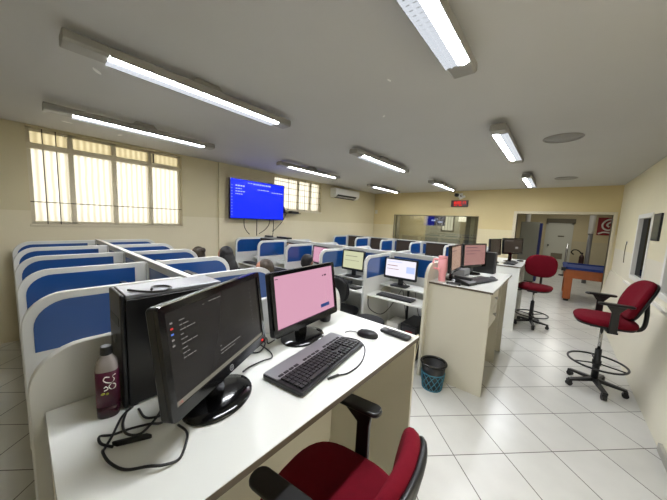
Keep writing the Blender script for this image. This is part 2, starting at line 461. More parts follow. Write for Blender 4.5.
# small round speakers and paint chips
for (x, y), lab in (((-0.065, 3.70), 'larger-looking flat round grille on the ceiling, nearer the camera'), ((0.004, 6.49), 'small-looking flat round grille on the ceiling, farther back near the doorway wall')):
    t = thing('ceiling_speaker', lab, 'ceiling speaker', (x, y, ZC), 0, 'round ceiling grilles')
    MB().torus((0, 0, -0.004), 0.16, 0.008).build('rim', M['fixture'], t, smooth=True)
    MB().lathe([(0.02, -0.006), (0.155, -0.004), (0.155, 0)], 32).build('grille', mat('speaker_grille', (150, 148, 142), 0.7), t, smooth=True)
for i, (x, y, s, lab) in enumerate(((-4.298, 0.415, 0.05, 'white chip in the ceiling paint near the left window lintel'), (-2.56, 0.413, 0.05, 'white scuff on the ceiling between the two left lights'), (-4.368, 0.898, 0.04, 'second white chip in the ceiling paint above the left window'), (-0.979, 1.671, 0.022, 'small bare hook patch on the ceiling, the nearer of two'), (-1.311, 2.189, 0.022, 'small bare hook patch on the ceiling, the farther of two'))):
    o = MB().lathe([(s, 0), (s*0.8, -0.004)], 9, Matrix.Translation((x, y, ZC)) @ Matrix.Rotation(i, 4, 'Z'), sx=0.28).build('ceiling_paint_chip', M['white'])
    tag(o, lab, 'paint chip', 'marks on the ceiling')

# ------------------------------------------------------------------ booths
ZP = 1.203; TH = 0.03
def arc(cy, cz, r, a0, a1, n=8):
    return [(cy + r*math.cos(a0+(a1-a0)*i/n), cz + r*math.sin(a0+(a1-a0)*i/n)) for i in range(n+1)]
def divider(label, X, yfree, yspine, group, zp=ZP, insert=True, m='frame', top_r=0.15, zb=0.93):
    d = 1 if yspine > yfree else -1
    L = abs(yspine-yfree)
    t = thing('divider_panel', label, 'divider panel', (X, yfree, 0), 0, group)
    # local profile in (s, z): s runs from the free end to the spine
    prof = [(0, 0)] + [(top_r - top_r*math.cos(a), zp-top_r+top_r*math.sin(a)) for a in [PI/2*i/8 for i in range(9)]] + [(L, zp), (L, 0)]
    MB().prism([(-TH/2, d*s, z) for s, z in prof], (TH, 0, 0)).build('frame', M[m], t, bevel=0.004)
    if insert:
        b = 0.036; r = top_r-0.026; e = 0.075
        pr = [(b, zb)] + [(b + r - r*math.cos(a), zp-b-r+r*math.sin(a)) for a in [PI/2*i/8 for i in range(9)]] + [(L-e, zp-b), (L-e, zb)]
        MB().prism([(-TH/2-0.003, d*s, z) for s, z in pr], (TH+0.006, 0, 0)).build('blue_insert', M['blue'], t)
    return t
def spine(label, x0, x1, Y, joints, zp=ZP, group=None):
    t = thing('spine_panel', label, 'divider panel', (x0, Y, 0), 0, group)
    L = x1-x0
    MB().box(0, L, -0.014, 0.014, 0, zp-0.012).build('frame', M['frame'], t)
    MB().box(0, L, -0.022, 0.022, zp-0.014, zp+0.012).build('top_rail', M['frame'], t, bevel=0.003)
    js = sorted(joints)
    for a, b in zip(js, js[1:]):
        MB().box(a+0.05-x0, b-0.05-x0, -0.017, 0.017, 0.93, zp-0.045).build('blue_insert', M['blue'], t)
    for j in js:
        MB().box(j-0.03-x0, j+0.03-x0, -0.03, 0.03, 0, zp-0.004).build('post', M['frame'], t, bevel=0.003)
    return t
def booth_shelf(label, xa, xb, yspine, d, group, ztray=0.735):
    # d=-1: the user sits at smaller y
    t = thing('booth_shelf', label, 'desk shelf', ((xa+xb)/2, yspine, 0), 0, group)
    w = (xb-xa)/2 - TH/2 - 0.002
    def bx(y0, y1, z0, z1, nm, m, wd=w):
        a, b = sorted((d*y0, d*y1)); return MB().box(-wd, wd, a, b, z0, z1).build(nm, m, t, bevel=0.003)
    bx(0.032, 0.29, 0.795, 0.815, 'monitor_shelf', M['lam'])
    bx(0.33, 0.61, ztray-0.02, ztray, 'keyboard_tray', M['lam'])
    for sx in (-w, w-0.018):
        a, b = sorted((d*0.032, d*0.60))
        MB().prism([(sx, d*0.032, 0.795), (sx, d*0.032, ztray-0.10), (sx, d*0.60, ztray-0.06), (sx, d*0.60, ztray-0.02), (sx, d*0.31, ztray-0.02)], (0.018, 0, 0)).build('bracket', M['beige'], t)
    return t
S1 = [-1.081 - 0.725*k for k in range(6)]; Y1A, Y1S, Y1B = 0.0, 0.68, 1.37
S2 = [-0.985 - 0.7317*k for k in range(6)]; Y2A, Y2S, Y2B = 2.638, 3.30, 3.96
Y3A, Y3S, Y3B = 5.507, 6.16, 6.82
ordn = ['nearest the front desk', 'second from the front desk', 'third from the front desk', 'fourth from the front desk', 'fifth from the front desk', 'farthest, beside the window wall']
ordc = ['next to the pink tumbler cabinet', 'second from the pink tumbler cabinet', 'third from the pink tumbler cabinet', 'fourth from the pink tumbler cabinet', 'fifth from the pink tumbler cabinet', 'farthest, under the television']
ordb = ['at the right end', 'second from the right end', 'third from the right end', 'fourth from the right end', 'fifth from the right end', 'at the left end near the far corner']
for k, x in enumerate(S1):
    if k == 0:
        divider('plain white end divider with curved top behind the front desk, left half', x, Y1A-0.008, Y1S-0.03, 'dividers of the near row, left side', insert=False, top_r=0.12)
        divider('plain white end divider behind the front desk, half behind the pink monitor', x, Y1B, Y1S+0.03, 'dividers of the near row, right side', insert=False)
    else:
        divider('greyish blue divider of the near row, left side, ' + ordn[k], x, Y1A-0.006-0.011*k, Y1S-0.03, 'dividers of the near row, left side')
        divider('blue divider of the near row, right side, ' + ordn[k], x, Y1B, Y1S+0.03, 'dividers of the near row, right side')
spine('long white spine rail of the near booth row, by the left window', S1[-1]-0.015, S1[0]+0.015, Y1S, S1)
for k, x in enumerate(S2):
    divider(('beige rounded end divider beside the cabinet with the pink tumbler' if k == 0 else 'blue divider of the middle row, front side, ' + ordc[k]), x, Y2A if k else Y2A+0.03, Y2S-0.03, 'dividers of the middle row, front side', insert=(k > 0), m='beige' if k == 0 else 'frame', top_r=0.15 if k == 0 else 0.11)
    if k: divider('blue divider of the middle row, rear side, ' + ordc[k], x, Y2B, Y2S+0.03, 'dividers of the middle row, rear side')
spine('long white spine rail of the middle booth row', S2[-1]-0.015, S2[0]+0.015, Y2S, S2)
for k, x in enumerate(S3 := S2):
    divider('blue divider of the far row, ' + ordb[k], x, Y3A, Y3S-0.03, 'dividers of the far row', top_r=0.11)
spine('long white spine rail of the far booth row below the glass window', S2[-1]-0.015, S2[0]+0.015, Y3S, S2)
for k in range(5):
    booth_shelf('white booth shelf of the near row, left side, bay %s' % ordn[k], S1[k+1], S1[k], Y1S, -1, 'shelves of the near row')
    booth_shelf('white booth shelf of the near row, right side, bay %s' % ordn[k], S1[k+1], S1[k], Y1S, 1, 'shelves of the near row')
    booth_shelf('booth shelf of the middle row, bay %s' % ordc[k], S2[k+1], S2[k], Y2S, -1, 'shelves of the middle row')
    booth_shelf('white booth shelf of the far row, bay %s' % ordb[k], S2[k+1], S2[k], Y3S, -1, 'shelves of the far row')

# ------------------------------------------------------------------ monitors
def rrect(w, h, r, n=4):
    pts = []
    for cx, cz, a0 in ((w/2-r, h/2-r, 0), (-w/2+r, h/2-r, PI/2), (-w/2+r, -h/2+r, PI), (w/2-r, -h/2+r, 3*PI/2)):
        for i in range(n+1): pts.append((cx+r*math.cos(a0+PI/2*i/n), cz+r*math.sin(a0+PI/2*i/n)))
    return pts
def monitor(name, label, loc, rotz, w, h, zc, smat, tilt=0.0, group=None, stand='round', body='gblack', content=None, bez=0.018, bezb=0.03, m_back='black'):
    """screen faces local -y; loc is the foot on its support; zc = screen centre above it"""
    t = thing(name, label, 'monitor', loc, rotz, group)
    T = Matrix.Translation((0, -0.02, zc)) @ Matrix.Rotation(-tilt, 4, 'X')
    MB().prism([(x, 0.0, z) for x, z in rrect(w, h, 0.012)], (0, 0.028, 0), T).build('back_shell', M[m_back], t, bevel=0.006)
    MB().prism([(x, 0.026, z) for x, z in rrect(w*0.62, h*0.6, 0.03)], (0, 0.022, 0), T).build('rear_bulge', M[m_back], t, bevel=0.008)
    ow = rrect(w, h, 0.012); dz = (bezb-bez)/2
    iw = [(x*(w-2*bez)/w, z*(h-bez-bezb)/h+dz) for x, z in rrect(w, h, 0.004)]
    MB().ring([(x, -0.008, z) for x, z in ow], [(x, -0.008, z) for x, z in iw], (0, 0.010, 0), T).build('bezel', M[body], t)
    sw, sh = w-2*bez+0.002, h-bez-bezb+0.002
    sc = MB().box(-sw/2, sw/2, -0.003, 0.0015, dz-sh/2, dz+sh/2, T).build('screen', smat, t)
    if content:
        for (u0, u1, v0, v1, m, nm) in content:
            MB().box(-sw/2+u0*sw, -sw/2+u1*sw, -0.0042, -0.0032, dz-sh/2+v0*sh, dz-sh/2+v1*sh, T).build(nm, M[m], sc)
    zb = zc-h/2
    MB().prism([(-0.032, 0.0, 0.012), (0.032, 0.0, 0.012), (0.028, -0.002, zb+0.06), (-0.028, -0.002, zb+0.06)], (0, 0.03, 0)).build('stand_neck', M[body], t, bevel=0.006)
    if stand == 'round':
        MB().lathe([(0.10, 0.0), (0.103, 0.004), (0.10, 0.010), (0.07, 0.016), (0.03, 0.02)], 36, sx=1.2, sy=0.9).build('stand_foot', M[body], t, smooth=True)
    else:
        MB().prism([(x, y, 0) for x, y in rrect(0.22, 0.16, 0.03)], (0, 0, 0.014)).build('stand_foot', M[body], t, bevel=0.005)
    return t
ZD = 1.02
txt = []
def trow(u, v, n, m='s_text', hgt=0.008, seed=0):
    r = random.Random(seed); x = u; out = []
    for i in range(n):
        wd = r.uniform(0.014, 0.045); out.append((x, x+wd, v, v+hgt, m, 'screen_text')); x += wd+0.008
    return out
c1 = [(0.0, 1.0, 0.0, 0.055, 's_bar', 'taskbar')]
for i in range(9): c1 += trow(0.10, 0.86-0.052*i, 1 + (i*7) % 3, seed=i)
for i, mm in enumerate(('s_text', 's_red', 's_bluei', 's_text', 's_text')): c1.append((0.035, 0.052, 0.86-0.06*i, 0.878-0.06*i, mm, 'screen_icon'))
c1 += trow(0.30, 0.92, 1, seed=31) + trow(0.42, 0.30, 1, seed=32) + trow(0.42, 0.24, 6, hgt=0.011, seed=33) + trow(0.42, 0.20, 4, seed=34) + trow(0.36, 0.93, 3, seed=35)
for i in range(9): c1.append((0.86, 0.872, 0.86-0.07*i, 0.872-0.07*i, 's_text', 'screen_icon'))
c1 += [(0.02, 0.05, 0.015, 0.045, 's_red', 'screen_icon'), (0.08, 0.14, 0.02, 0.035, 's_text', 'screen_text')]
c2 = [(0.79, 0.805, 0.80, 0.83, 's_pinktext', 'screen_text'), (0.825, 0.845, 0.80, 0.835, 's_pinktext', 'screen_text'), (0.85, 0.87, 0.80, 0.835, 's_pinktext', 'screen_text'), (0.72, 0.89, 0.11, 0.185, 's_button', 'screen_button'), (0.02, 0.06, 0.93, 0.945, 's_pinktext', 'screen_text')]
c2 += [(0.0, 1.0, 0.0, 0.018, 's_pinktext', 'taskbar')]
m1 = monitor('monitor', 'black monitor with a dark chat screen on the front desk, beside the computer tower', (-0.772, 0.385, ZD), math.radians(118), 0.46, 0.276, 0.233, M['s_dark'], math.radians(7.6), 'monitors on the front desk', content=c1)
TM = Matrix.Translation((0, -0.02, 0.233)) @ Matrix.Rotation(-math.radians(7.6), 4, 'X')
e_ = MB().torus((0, 0, 0), 0.0085, 0.0012, n=20, m=6, T=TM @ Matrix.Translation((0, -0.0085, -0.1235)) @ Matrix.Rotation(PI/2, 4, 'X'))
for dx in (-0.003, 0.002):
    e_.box(dx-0.0006, dx+0.0006, -0.0092, -0.0084, -0.128, -0.118, TM)
    e_.box(dx, dx+0.003, -0.0092, -0.0084, -0.1235, -0.1223, TM)
e_.build('emblem', M['silver'], m1)
MB().box(0.196, 0.206, -0.0095, -0.0080, -0.126, -0.121, TM).build('power_light', M['ledred'], m1)
monitor('monitor', 'black monitor with a pale pink screen on the front desk, behind the keyboard', (-0.912, 0.882, ZD), math.radians(96), 0.46, 0.276, 0.217, M['s_pink'], math.radians(8.5), 'monitors on the front desk', content=c2)

# ------------------------------------------------------------------ front desk and things on it
DX0, DX1, DY0, DY1 = -1.064, -0.497, 0.02, 1.3226
t = thing('front_desk', 'long white-topped tall desk in the foreground with beige side panels', 'desk', (DX0, DY0, 0))
MB().box(0, DX1-DX0, 0, DY1-DY0, ZD-0.022, ZD).build('desktop', M['lam'], t, bevel=0.0015)
eb = MB().box(DX1-DX0-0.0005, DX1-DX0+0.0015, 0, DY1-DY0, ZD-0.021, ZD-0.002); eb.box(0, DX1-DX0, DY1-DY0-0.0005, DY1-DY0+0.0015, ZD-0.021, ZD-0.002)
eb.build('edge_band', M['edge'], t)
MB().box(0.01, DX1-DX0-0.012, DY1-DY0-0.024, DY1-DY0-0.004, 0, ZD-0.022).build('side_panel', M['beige'], t)
MB().box(0.01, DX1-DX0-0.012, 0.004, 0.024, 0, ZD-0.022).build('side_panel', M['beige'], t)
MB().box(0.005, 0.022, 0.024, DY1-DY0-0.024, 0.12, ZD-0.022).build('modesty_panel', M['beige'], t)

t = thing('computer_tower', 'black slim computer tower with a silver top standing on the front desk', 'computer', (-0.982, 0.319, ZD))
MB().box(-0.068, 0.068, -0.135, 0.146, 0.006, 0.330).build('case', M['black'], t, bevel=0.004)
MB().box(-0.067, 0.067, -0.135, 0.146, 0.3302, 0.345).build('top_cover', M['silver'], t, bevel=0.004)
f = MB().box(-0.068, 0.068, -0.148, -0.136, 0.004, 0.345); f.build('front_bezel', M['black'], t, bevel=0.005)
MB().box(-0.05, 0.05, -0.1495, -0.1478, 0.25, 0.275).build('drive_bay', M['dgrey'], t)
MB().lathe([(0.012, 0), (0.012, 0.004)], 18, Matrix.Translation((0.0, -0.148, 0.20)) @ Matrix.Rotation(PI/2, 4, 'X')).build('power_button', M['silver'], t)
for x, y in ((-0.05, -0.12), (0.05, -0.12), (-0.05, 0.12), (0.05, 0.12)): MB().cyl((x, y, 0), (x, y, 0.008), 0.012).build('foot', M['dgrey'], t)
tag(MB().tube([(-0.955,0.20,1.369),(-0.90,0.235,1.369),(-0.885,0.27,1.369),(-0.91,0.30,1.369),(-0.945,0.295,1.369),(-0.955,0.265,1.369),(-0.92,0.25,1.369)], 0.0035).build('earphone_cord', M['black'], smooth=True), 'thin black cord coiled on top of the computer tower', 'cord')

t = thing('juice_bottle', 'clear square juice bottle with a purple label and black cap', 'bottle', (-0.932, 0.140, ZD), math.radians(72))
t.scale = (0.80, 0.80, 0.92)
MB().lathe([(0.027, 0), (0.031, 0.004), (0.032, 0.02), (0.032, 0.045)], 32, sq=3.2).build('bottle_base', M['juiced'], t, smooth=True)
MB().lathe([(0.032, 0.045), (0.032, 0.155), (0.031, 0.165), (0.026, 0.18), (0.016, 0.192), (0.015, 0.198)], 32, sq=3.0).build('bottle_body', M['bottle'], t, smooth=True)
lb = MB().lathe([(0.0325, 0.04), (0.0325, 0.150)], 32, sq=3.2).build('label_sleeve', M['juice'], t, smooth=True)
MB().cyl((0, 0, 0.196), (0, 0, 0.222), 0.0175, 0.0165, n=24).build('cap', M['black'], t, bevel=0.002)
# the white script and prints on the label (faces the camera side, local -y after rotation)
def on_label(pts, r, m, T):
    pts = [(x*1.5, y-0.0004, (z-0.118)*1.5+0.112) for x, y, z in pts]
    MB().tube(pts, r*1.3, 6, T).build('label_print', m, lb, smooth=True)
TL = Matrix.Rotation(math.radians(16), 4, 'Z')
yl = -0.0327
on_label([(0.001,yl,0.132),(-0.007,yl,0.134),(-0.010,yl,0.128),(-0.004,yl,0.122),(0.004,yl,0.120),(0.009,yl,0.126),(0.006,yl,0.133),(0.012,yl,0.136)], 0.0013, M['paper'], TL)
on_label([(0.010,yl,0.116),(0.004,yl,0.118),(-0.001,yl,0.112),(0.004,yl,0.106),(0.010,yl,0.108),(0.011,yl,0.114),(0.006,yl,0.117)], 0.0013, M['paper'], TL)
on_label([(-0.010,yl,0.112),(-0.006,yl,0.114),(-0.003,yl,0.108),(-0.010,yl,0.106)], 0.0012, M['paper'], TL)
MB().box(-0.006, 0.008, -0.0005, 0.0005, 0.045, 0.14, Matrix.Rotation(math.radians(-40), 4, 'Z') @ Matrix.Translation((0, -0.0335, 0))).build('label_strip', M['paper'], lb)
for x, z in ((-0.018, 0.085), (-0.005, 0.082), (0.010, 0.08)):
    MB().ball((x, yl+0.0008, z), 0.006, 0.0012, 0.004, TL).build('label_print', M['leaf'], lb, smooth=True)

# keyboard
def keyboard(label, loc, rotz, w=0.456, d=0.186, silver=True, group=None, detail=True):
    t = thing('keyboard', label, 'keyboard', loc, rotz, group)
    MB().prism([(x, y, 0.004) for x, y in rrect(w, d, 0.012)], (0, 0, 0.016)).build('base', M['black'], t, bevel=0.004)
    if silver:
        MB().prism([(x, y+d/2-0.040, 0.0195) for x, y in rrect(w-0.006, 0.072, 0.01)], (0, 0, 0.0035)).build('silver_strip', M['silver'], t)
    k = MB(); ky0 = -d/2+0.014; pitch = 0.0188
    if detail:
        for r in range(5):
            for c in range(15):
                if r == 0 and 3 <= c <= 8:
                    if c == 3: x0, x1 = -w/2+0.016+3*pitch, -w/2+0.016+9*pitch-0.002
                    else: continue
                else: x0 = -w/2+0.016+c*pitch; x1 = x0+pitch-0.003
                y0 = ky0+r*0.0195
                k.prism([(x0, y0, 0.019), (x1, y0, 0.019), (x1, y0+0.0165, 0.019), (x0, y0+0.0165, 0.019)], (0, 0, 0.0075))
            for c in range(3):
                if r in (2,) : continue
                x0 = -w/2+0.016+15.35*pitch+c*pitch; y0 = ky0+r*0.0195
                k.box(x0, x0+pitch-0.003, y0, y0+0.0165, 0.019, 0.0265)
            for c in range(4):
                x0 = -w/2+0.016+18.7*pitch+c*pitch*0.98; y0 = ky0+r*0.0195
                k.box(x0, x0+pitch-0.003, y0, y0+0.0165, 0.019, 0.0265)
        for c in range(15):
            x0 = -w/2+0.02+c*0.0275
            if c in (4, 9): continue
            k.box(x0, x0+0.021, ky0+5*0.0195+0.004, ky0+5*0.0195+0.015, 0.019, 0.0255)
    else:
        for r in range(5): k.box(-w/2+0.014, w/2-0.014, ky0+r*0.0195, ky0+r*0.0195+0.0165, 0.018, 0.025)
    k.build('keys', M['keys'], t, bevel=0.0015 if detail else 0)
    return t
kx = ((-0.763-0.826-0.64-0.575)/4, (0.563+1.018+0.98+0.543)/4)
keyboard('large black keyboard with a silver top strip on the front desk', (kx[0], kx[1], ZD), math.radians(97.9))
t = thing('mouse', 'black mouse near the right end of the front desk', 'mouse', (-0.690, 1.125, ZD), math.radians(15))
MB().lathe([(0.030, 0), (0.032, 0.006), (0.030, 0.018), (0.022, 0.028), (0.008, 0.033), (0.001, 0.0335)], 24, sx=1.75, sy=1.0, sq=2.3).build('body', M['black'], t, smooth=True)
MB().cyl((-0.03, -0.004, 0.024), (-0.03, 0.004, 0.024), 0.008, n=14).build('scroll_wheel', M['dgrey'], t)
MB().tube([(-0.05, 0, 0.008), (-0.075, 0.01, 0.004), (-0.10, 0.006, 0.003), (-0.115, -0.02, 0.003)], 0.002).build('cord', M['black'], t, smooth=True)
t = thing('cordless_phone', 'black flat handset lying by the right end of the front desk', 'phone', (-0.592, 1.238, ZD), math.radians(-3))
MB().prism([(x, y, 0.002) for x, y in rrect(0.165, 0.055, 0.014)], (0, 0, 0.016)).build('body', M['black'], t, bevel=0.005)
k = MB()
for i in range(6):
    for j in range(3): k.box(-0.04+i*0.018, -0.028+i*0.018, -0.019+j*0.014, -0.009+j*0.014, 0.0178, 0.0195)
k.build('buttons', M['keys'], t)
MB().box(-0.07, -0.047, -0.018, 0.018, 0.0178, 0.0188).build('display', M['dgrey'], t)
tag(MB().tube([(-0.512, 1.235, 1.03), (-0.505, 1.29, 1.028), (-0.503, 1.328, 1.022), (-0.503, 1.336, 0.99), (-0.515, 1.334, 0.90), (-0.522, 1.334, 0.82), (-0.538, 1.334, 0.767), (-0.562, 1.334, 0.697)], 0.002).build('charger_cord', M['cframe'], smooth=True), 'thin pale cord hanging from the handset down the side of the front desk', 'cord')
t = thing('black_mug', 'small black cup behind the pink-screen monitor', 'cup', (-0.985, 1.125, ZD))
MB().lathe([(0.028, 0), (0.032, 0.004), (0.036, 0.055), (0.033, 0.055), (0.029, 0.008)], 24).build('body', M['black'], t, smooth=True)
tag(MB().tube([(-0.800,0.996,1.024),(-0.730,1.035,1.024),(-0.676,1.040,1.024),(-0.617,0.990,1.024),(-0.565,0.884,1.024),(-0.556,0.790,1.024),(-0.575,0.745,1.024)], 0.0028).build('loose_cable', M['black'], smooth=True), 'black cord looping round the right end of the keyboard', 'cord')
tag(MB().cyl((-0.575, 0.747, 1.025), (-0.586, 0.700, 1.025), 0.0048, n=10).build('audio_plug', M['black']), 'loose black plug lying in front of the keyboard', 'plug')
t = thing('cable_bundle', 'tangle of black cables on the front desk below the juice bottle', 'cables', (0, 0, 0))
for pts in ([(-0.742,0.254),(-0.698,0.257),(-0.660,0.245),(-0.630,0.218),(-0.630,0.186),(-0.646,0.158),(-0.687,0.125),(-0.725,0.105),(-0.762,0.099),(-0.790,0.107),(-0.817,0.127),(-0.867,0.156),(-0.913,0.19)],
            [(-0.780,0.121),(-0.804,0.102),(-0.825,0.103),(-0.827,0.127),(-0.810,0.161),(-0.784,0.200),(-0.783,0.230),(-0.80,0.28)],
            [(-0.906,0.175),(-0.843,0.153),(-0.788,0.150),(-0.780,0.176),(-0.792,0.206),(-0.814,0.232),(-0.86,0.25)],
            [(-0.89,0.20),(-0.83,0.20),(-0.80,0.22),(-0.82,0.26),(-0.87,0.27)]):
    zz = [1.0235 + 0.006*(i % 3) for i in range(len(pts))]
    MB().tube([(x, y, z) for (x, y), z in zip(pts, zz)], 0.0032).build('cable', M['black'], t, smooth=True)
MB().prism([(x, y, 1.021) for x, y in [(-0.789,0.119),(-0.775,0.127),(-0.743,0.194),(-0.757,0.186)]], (0, 0, 0.014)).build('adapter', M['black'], t, bevel=0.003)
t = thing('monitor_cables', 'black cables on the front desk between the two monitors', 'cables', (0, 0, 0))
for pts in ([(-0.99,0.684),(-0.894,0.671),(-0.854,0.651),(-0.853,0.607),(-0.858,0.551),(-0.840,0.510)], [(-1.051,0.706),(-1.018,0.739),(-0.97,0.716),(-0.971,0.757)], [(-1.04,0.62),(-0.97,0.60),(-0.93,0.64),(-0.97,0.70),(-1.03,0.72)]):
    MB().tube([(x, y, 1.0235+0.004*(i % 2)) for i, (x, y) in enumerate(pts)], 0.003).build('cable', M['black'], t, smooth=True)

# ------------------------------------------------------------------ chairs
def pad(prof_t, w, d, sq, T, defo=None, n=36):
    prof = [(0.02, 0), (0.90, 0), (0.97, 0.15*prof_t), (1.0, 0.42*prof_t), (0.985, 0.68*prof_t), (0.93, 0.88*prof_t), (0.82, 0.97*prof_t), (0.4, 1.0*prof_t), (0.02, 1.0*prof_t)]
    return MB().lathe(prof, n, T, sq, w/2, d/2, defo)
def chair(label, loc, rotz, zs, group=None, cover='red', ring=True, arms=True, bw=0.44, bh=0.36, back_z=0.13, base_r=0.24, tape=False, name='drafting_chair', ring_z=0.28, back_tilt=10, pad_l=0.25, arm_y=0.245, arm_z=0.165, arm_x=0.0, back_x=-0.235):
    """faces local +x; zs = top of seat"""
    t = thing(name, label, 'chair', loc, rotz, group)
    sd = lambda p: Vector((p.x, p.y, p.z - 0.35*max(0, p.x-0.12)**2*2))
    pad(0.065, 0.45, 0.46, 3.0, Matrix.Translation((0, 0, zs-0.065)), sd).build('seat', M[cover], t, smooth=True)
    pad(0.03, 0.43, 0.44, 3.0, Matrix.Translation((0, 0, zs-0.085)), sd).build('seat_shell', M['black'], t, smooth=True)
    # backrest: pad lying in local y-z plane, face toward +x
    zb = zs+back_z+bh/2
    TB = Matrix.Translation((back_x, 0, zb)) @ Matrix.Rotation(math.radians(-back_tilt), 4, 'Y') @ Matrix.Rotation(PI/2, 4, 'Y')
    bend = lambda p: Vector((p.x, p.y, p.z + 0.9*p.y*p.y))
    # after Rot(90,Y): local x->-z, z->x
    pad(0.055, bh, bw, 2.7, TB, bend).build('backrest', M[cover], t, smooth=True)
    pad(0.03, bh*0.97, bw*0.97, 2.7, TB @ Matrix.Translation((0, 0, -0.022)), bend).build('back_shell', M['black'], t, smooth=True)
    MB().tube([(-0.10, 0, zs-0.095), (-0.22, 0, zs-0.10), (-0.275, 0, zs-0.06), (-0.285, 0, zs+0.05), (-0.275, 0, zb-0.02)], 0.018, 8).build('back_bracket', M['black'], t, smooth=True)
    MB().box(-0.11, 0.11, -0.07, 0.07, zs-0.12, zs-0.082).build('mechanism', M['black'], t, bevel=0.008)
    lv = MB().tube([(0.0, -0.06, zs-0.11), (0.0, -0.15, zs-0.115), (-0.01, -0.20, zs-0.135)], 0.007); lv.box(-0.03, 0.01, -0.235, -0.19, zs-0.145, zs-0.13); lv.build('lever', M['black'], t, smooth=True)
    zt = min(zs-0.22, 0.42)
    MB().cyl((0, 0, zt-0.02), (0, 0, zs-0.11), 0.0145, n=16).build('gas_lift', M['chrome'], t, smooth=True)
    MB().cyl((0, 0, 0.09), (0, 0, zt), 0.03, 0.026, n=18).build('column', M['black'], t, smooth=True)
    if ring:
        MB().torus((0, 0, ring_z), 0.225, 0.010).build('foot_ring', M['black'], t, smooth=True)
        sp = MB()
        for k in range(3):
            a = 2*PI*k/3+0.5
            sp.cyl((0.02*math.cos(a), 0.02*math.sin(a), ring_z-0.01), (0.222*math.cos(a), 0.222*math.sin(a), ring_z), 0.007, n=8)
        sp.lathe([(0.036, ring_z-0.03), (0.036, ring_z+0.02)], 18); sp.build('ring_spokes', M['black'], t, smooth=True)
    for k in range(5):
        a = 2*PI*k/5+0.45; c, s = math.cos(a), math.sin(a)
        T = Matrix.Rotation(a, 4, 'Z')
        leg = MB().prism([(0.0, -0.022, 0.115), (0.0, -0.022, 0.075), (base_r, -0.013, 0.058), (base_r, -0.013, 0.078)], (0, 0.04, 0), T)
        lg = leg.build('base_leg', M['black'], t, bevel=0.005)
        cs = MB(); cs.cyl((base_r-0.012, -0.017, 0.026), (base_r-0.012, 0.017, 0.026), 0.026, n=16, T=T); cs.box(base_r-0.028, base_r+0.004, -0.02, 0.02, 0.03, 0.064, T)
        cs.build('caster', M['black'], lg)
    if arms:
        for s in (-1, 1):
            a = MB()
            y = s*arm_y
            za = zs+arm_z
            a.prism([(-0.042, y-0.012, zs-0.10), (0.018, y-0.012, zs-0.10), (0.016, y-0.012, za-0.07), (0.055+arm_x, y-0.012, za-0.010), (-0.085+arm_x, y-0.012, za-0.010), (-0.040, y-0.012, za-0.07)], (0, 0.024, 0))
            yy = sorted((s*0.10, s*(arm_y+0.01)))
            a.box(-0.05, 0.025, yy[0], yy[1], zs-0.11, zs-0.09)
            am = a.build('armrest', M['black'], t, bevel=0.006)
            MB().prism([(x-0.01+arm_x, y+yy2, za-0.010) for x, yy2 in rrect(pad_l, 0.07, 0.032)], (0, 0, 0.022)).build('arm_pad', M['black'], am, bevel=0.009)
    if tape:
        MB().box(-0.215, -0.195, -0.17, -0.02, zs+0.005, zs+0.055, Matrix.Translation((0.02, 0, 0)) @ Matrix.Rotation(0, 4, 'Y')).build('paper_tag', M['paper'], t)
    return t
chair('burgundy office chair with black armrests pushed up to the front desk', (-0.51, 0.65, 0), math.radians(188), 0.65, 'burgundy chairs', back_z=-0.03, bh=0.31, bw=0.42, pad_l=0.22, arm_y=0.225, arm_z=0.20, arm_x=0.035, back_x=-0.252)
chair('burgundy drafting chair with armrests and foot ring standing against the right wall', (0.44, 3.76, 0), math.radians(187), 0.775, 'burgundy chairs', back_z=-0.015, bh=0.41, bw=0.43, tape=True, back_tilt=20)
chair('armless burgundy drafting chair with its back turned, at the tall desk by the doorway', (-0.205, 5.46, 0), math.radians(257), 0.70, 'burgundy chairs', back_z=0.10, bh=0.38, bw=0.45, arms=False, ring_z=0.2)

# ------------------------------------------------------------------ tall cabinets
CX0, CX1, CY0, CY1 = -0.968, -0.402, 2.733, 3.98
def cabinet(label, loc, w, d, h, group, drawers=True, white='beige'):
    t = thing('tall_cabinet', label, 'cabinet', loc, 0, group)
    MB().box(-0.004, w+0.012, -0.008, d+0.004, h-0.022, h).build('top', M['lam'], t, bevel=0.0015)
    MB().box(-0.004, w+0.0125, -0.0095, -0.0078, h-0.020, h-0.002).build('edge_band', M['edge'], t)
    MB().box(0, w, 0, 0.02, 0, h-0.022).build('front_panel', M[white], t)
    MB().box(0, w-0.02, d-0.02, d, 0, h-0.022).build('rear_panel', M[white], t)
    MB().box(0, 0.018, 0.02, d-0.02, 0.1, h-0.022).build('back_panel', M[white], t)
    if drawers:
        MB().box(0.018, w-0.022, 0.02, 0.42, h-0.36, h-0.03).build('drawer_case', M[white], t)
        for z0, z1 in ((h-0.19, h-0.035), (h-0.355, h-0.196)):
            dr = MB().box(w-0.020, w-0.002, 0.024, 0.416, z0, z1).build('drawer', M[white], t, bevel=0.002)
            MB().lathe([(0.008, 0), (0.008, 0.012), (0.016, 0.016), (0.016, 0.024), (0.008, 0.028)], 16, Matrix.Translation((w-0.002, 0.22, (z0+z1)/2+0.02)) @ Matrix.Rotation(PI/2, 4, 'Y')).build('knob', M['steel'], dr, smooth=True)
    MB().box(0.10, w-0.03, d-0.42, d-0.40, 0, h-0.022).build('inner_panel', M[white], t)
    return t
cabinet('tall white cabinet with two drawers carrying the pink tumbler and two monitors', (CX0, CY0, 0), CX1-CX0, CY1-CY0, ZD, 'tall cabinets')
cabinet('plain white tall cabinet farther back, in front of the doorway', (-0.965, 4.95, 0), 0.575, 1.22, ZD, 'tall cabinets', drawers=False, white='lam')

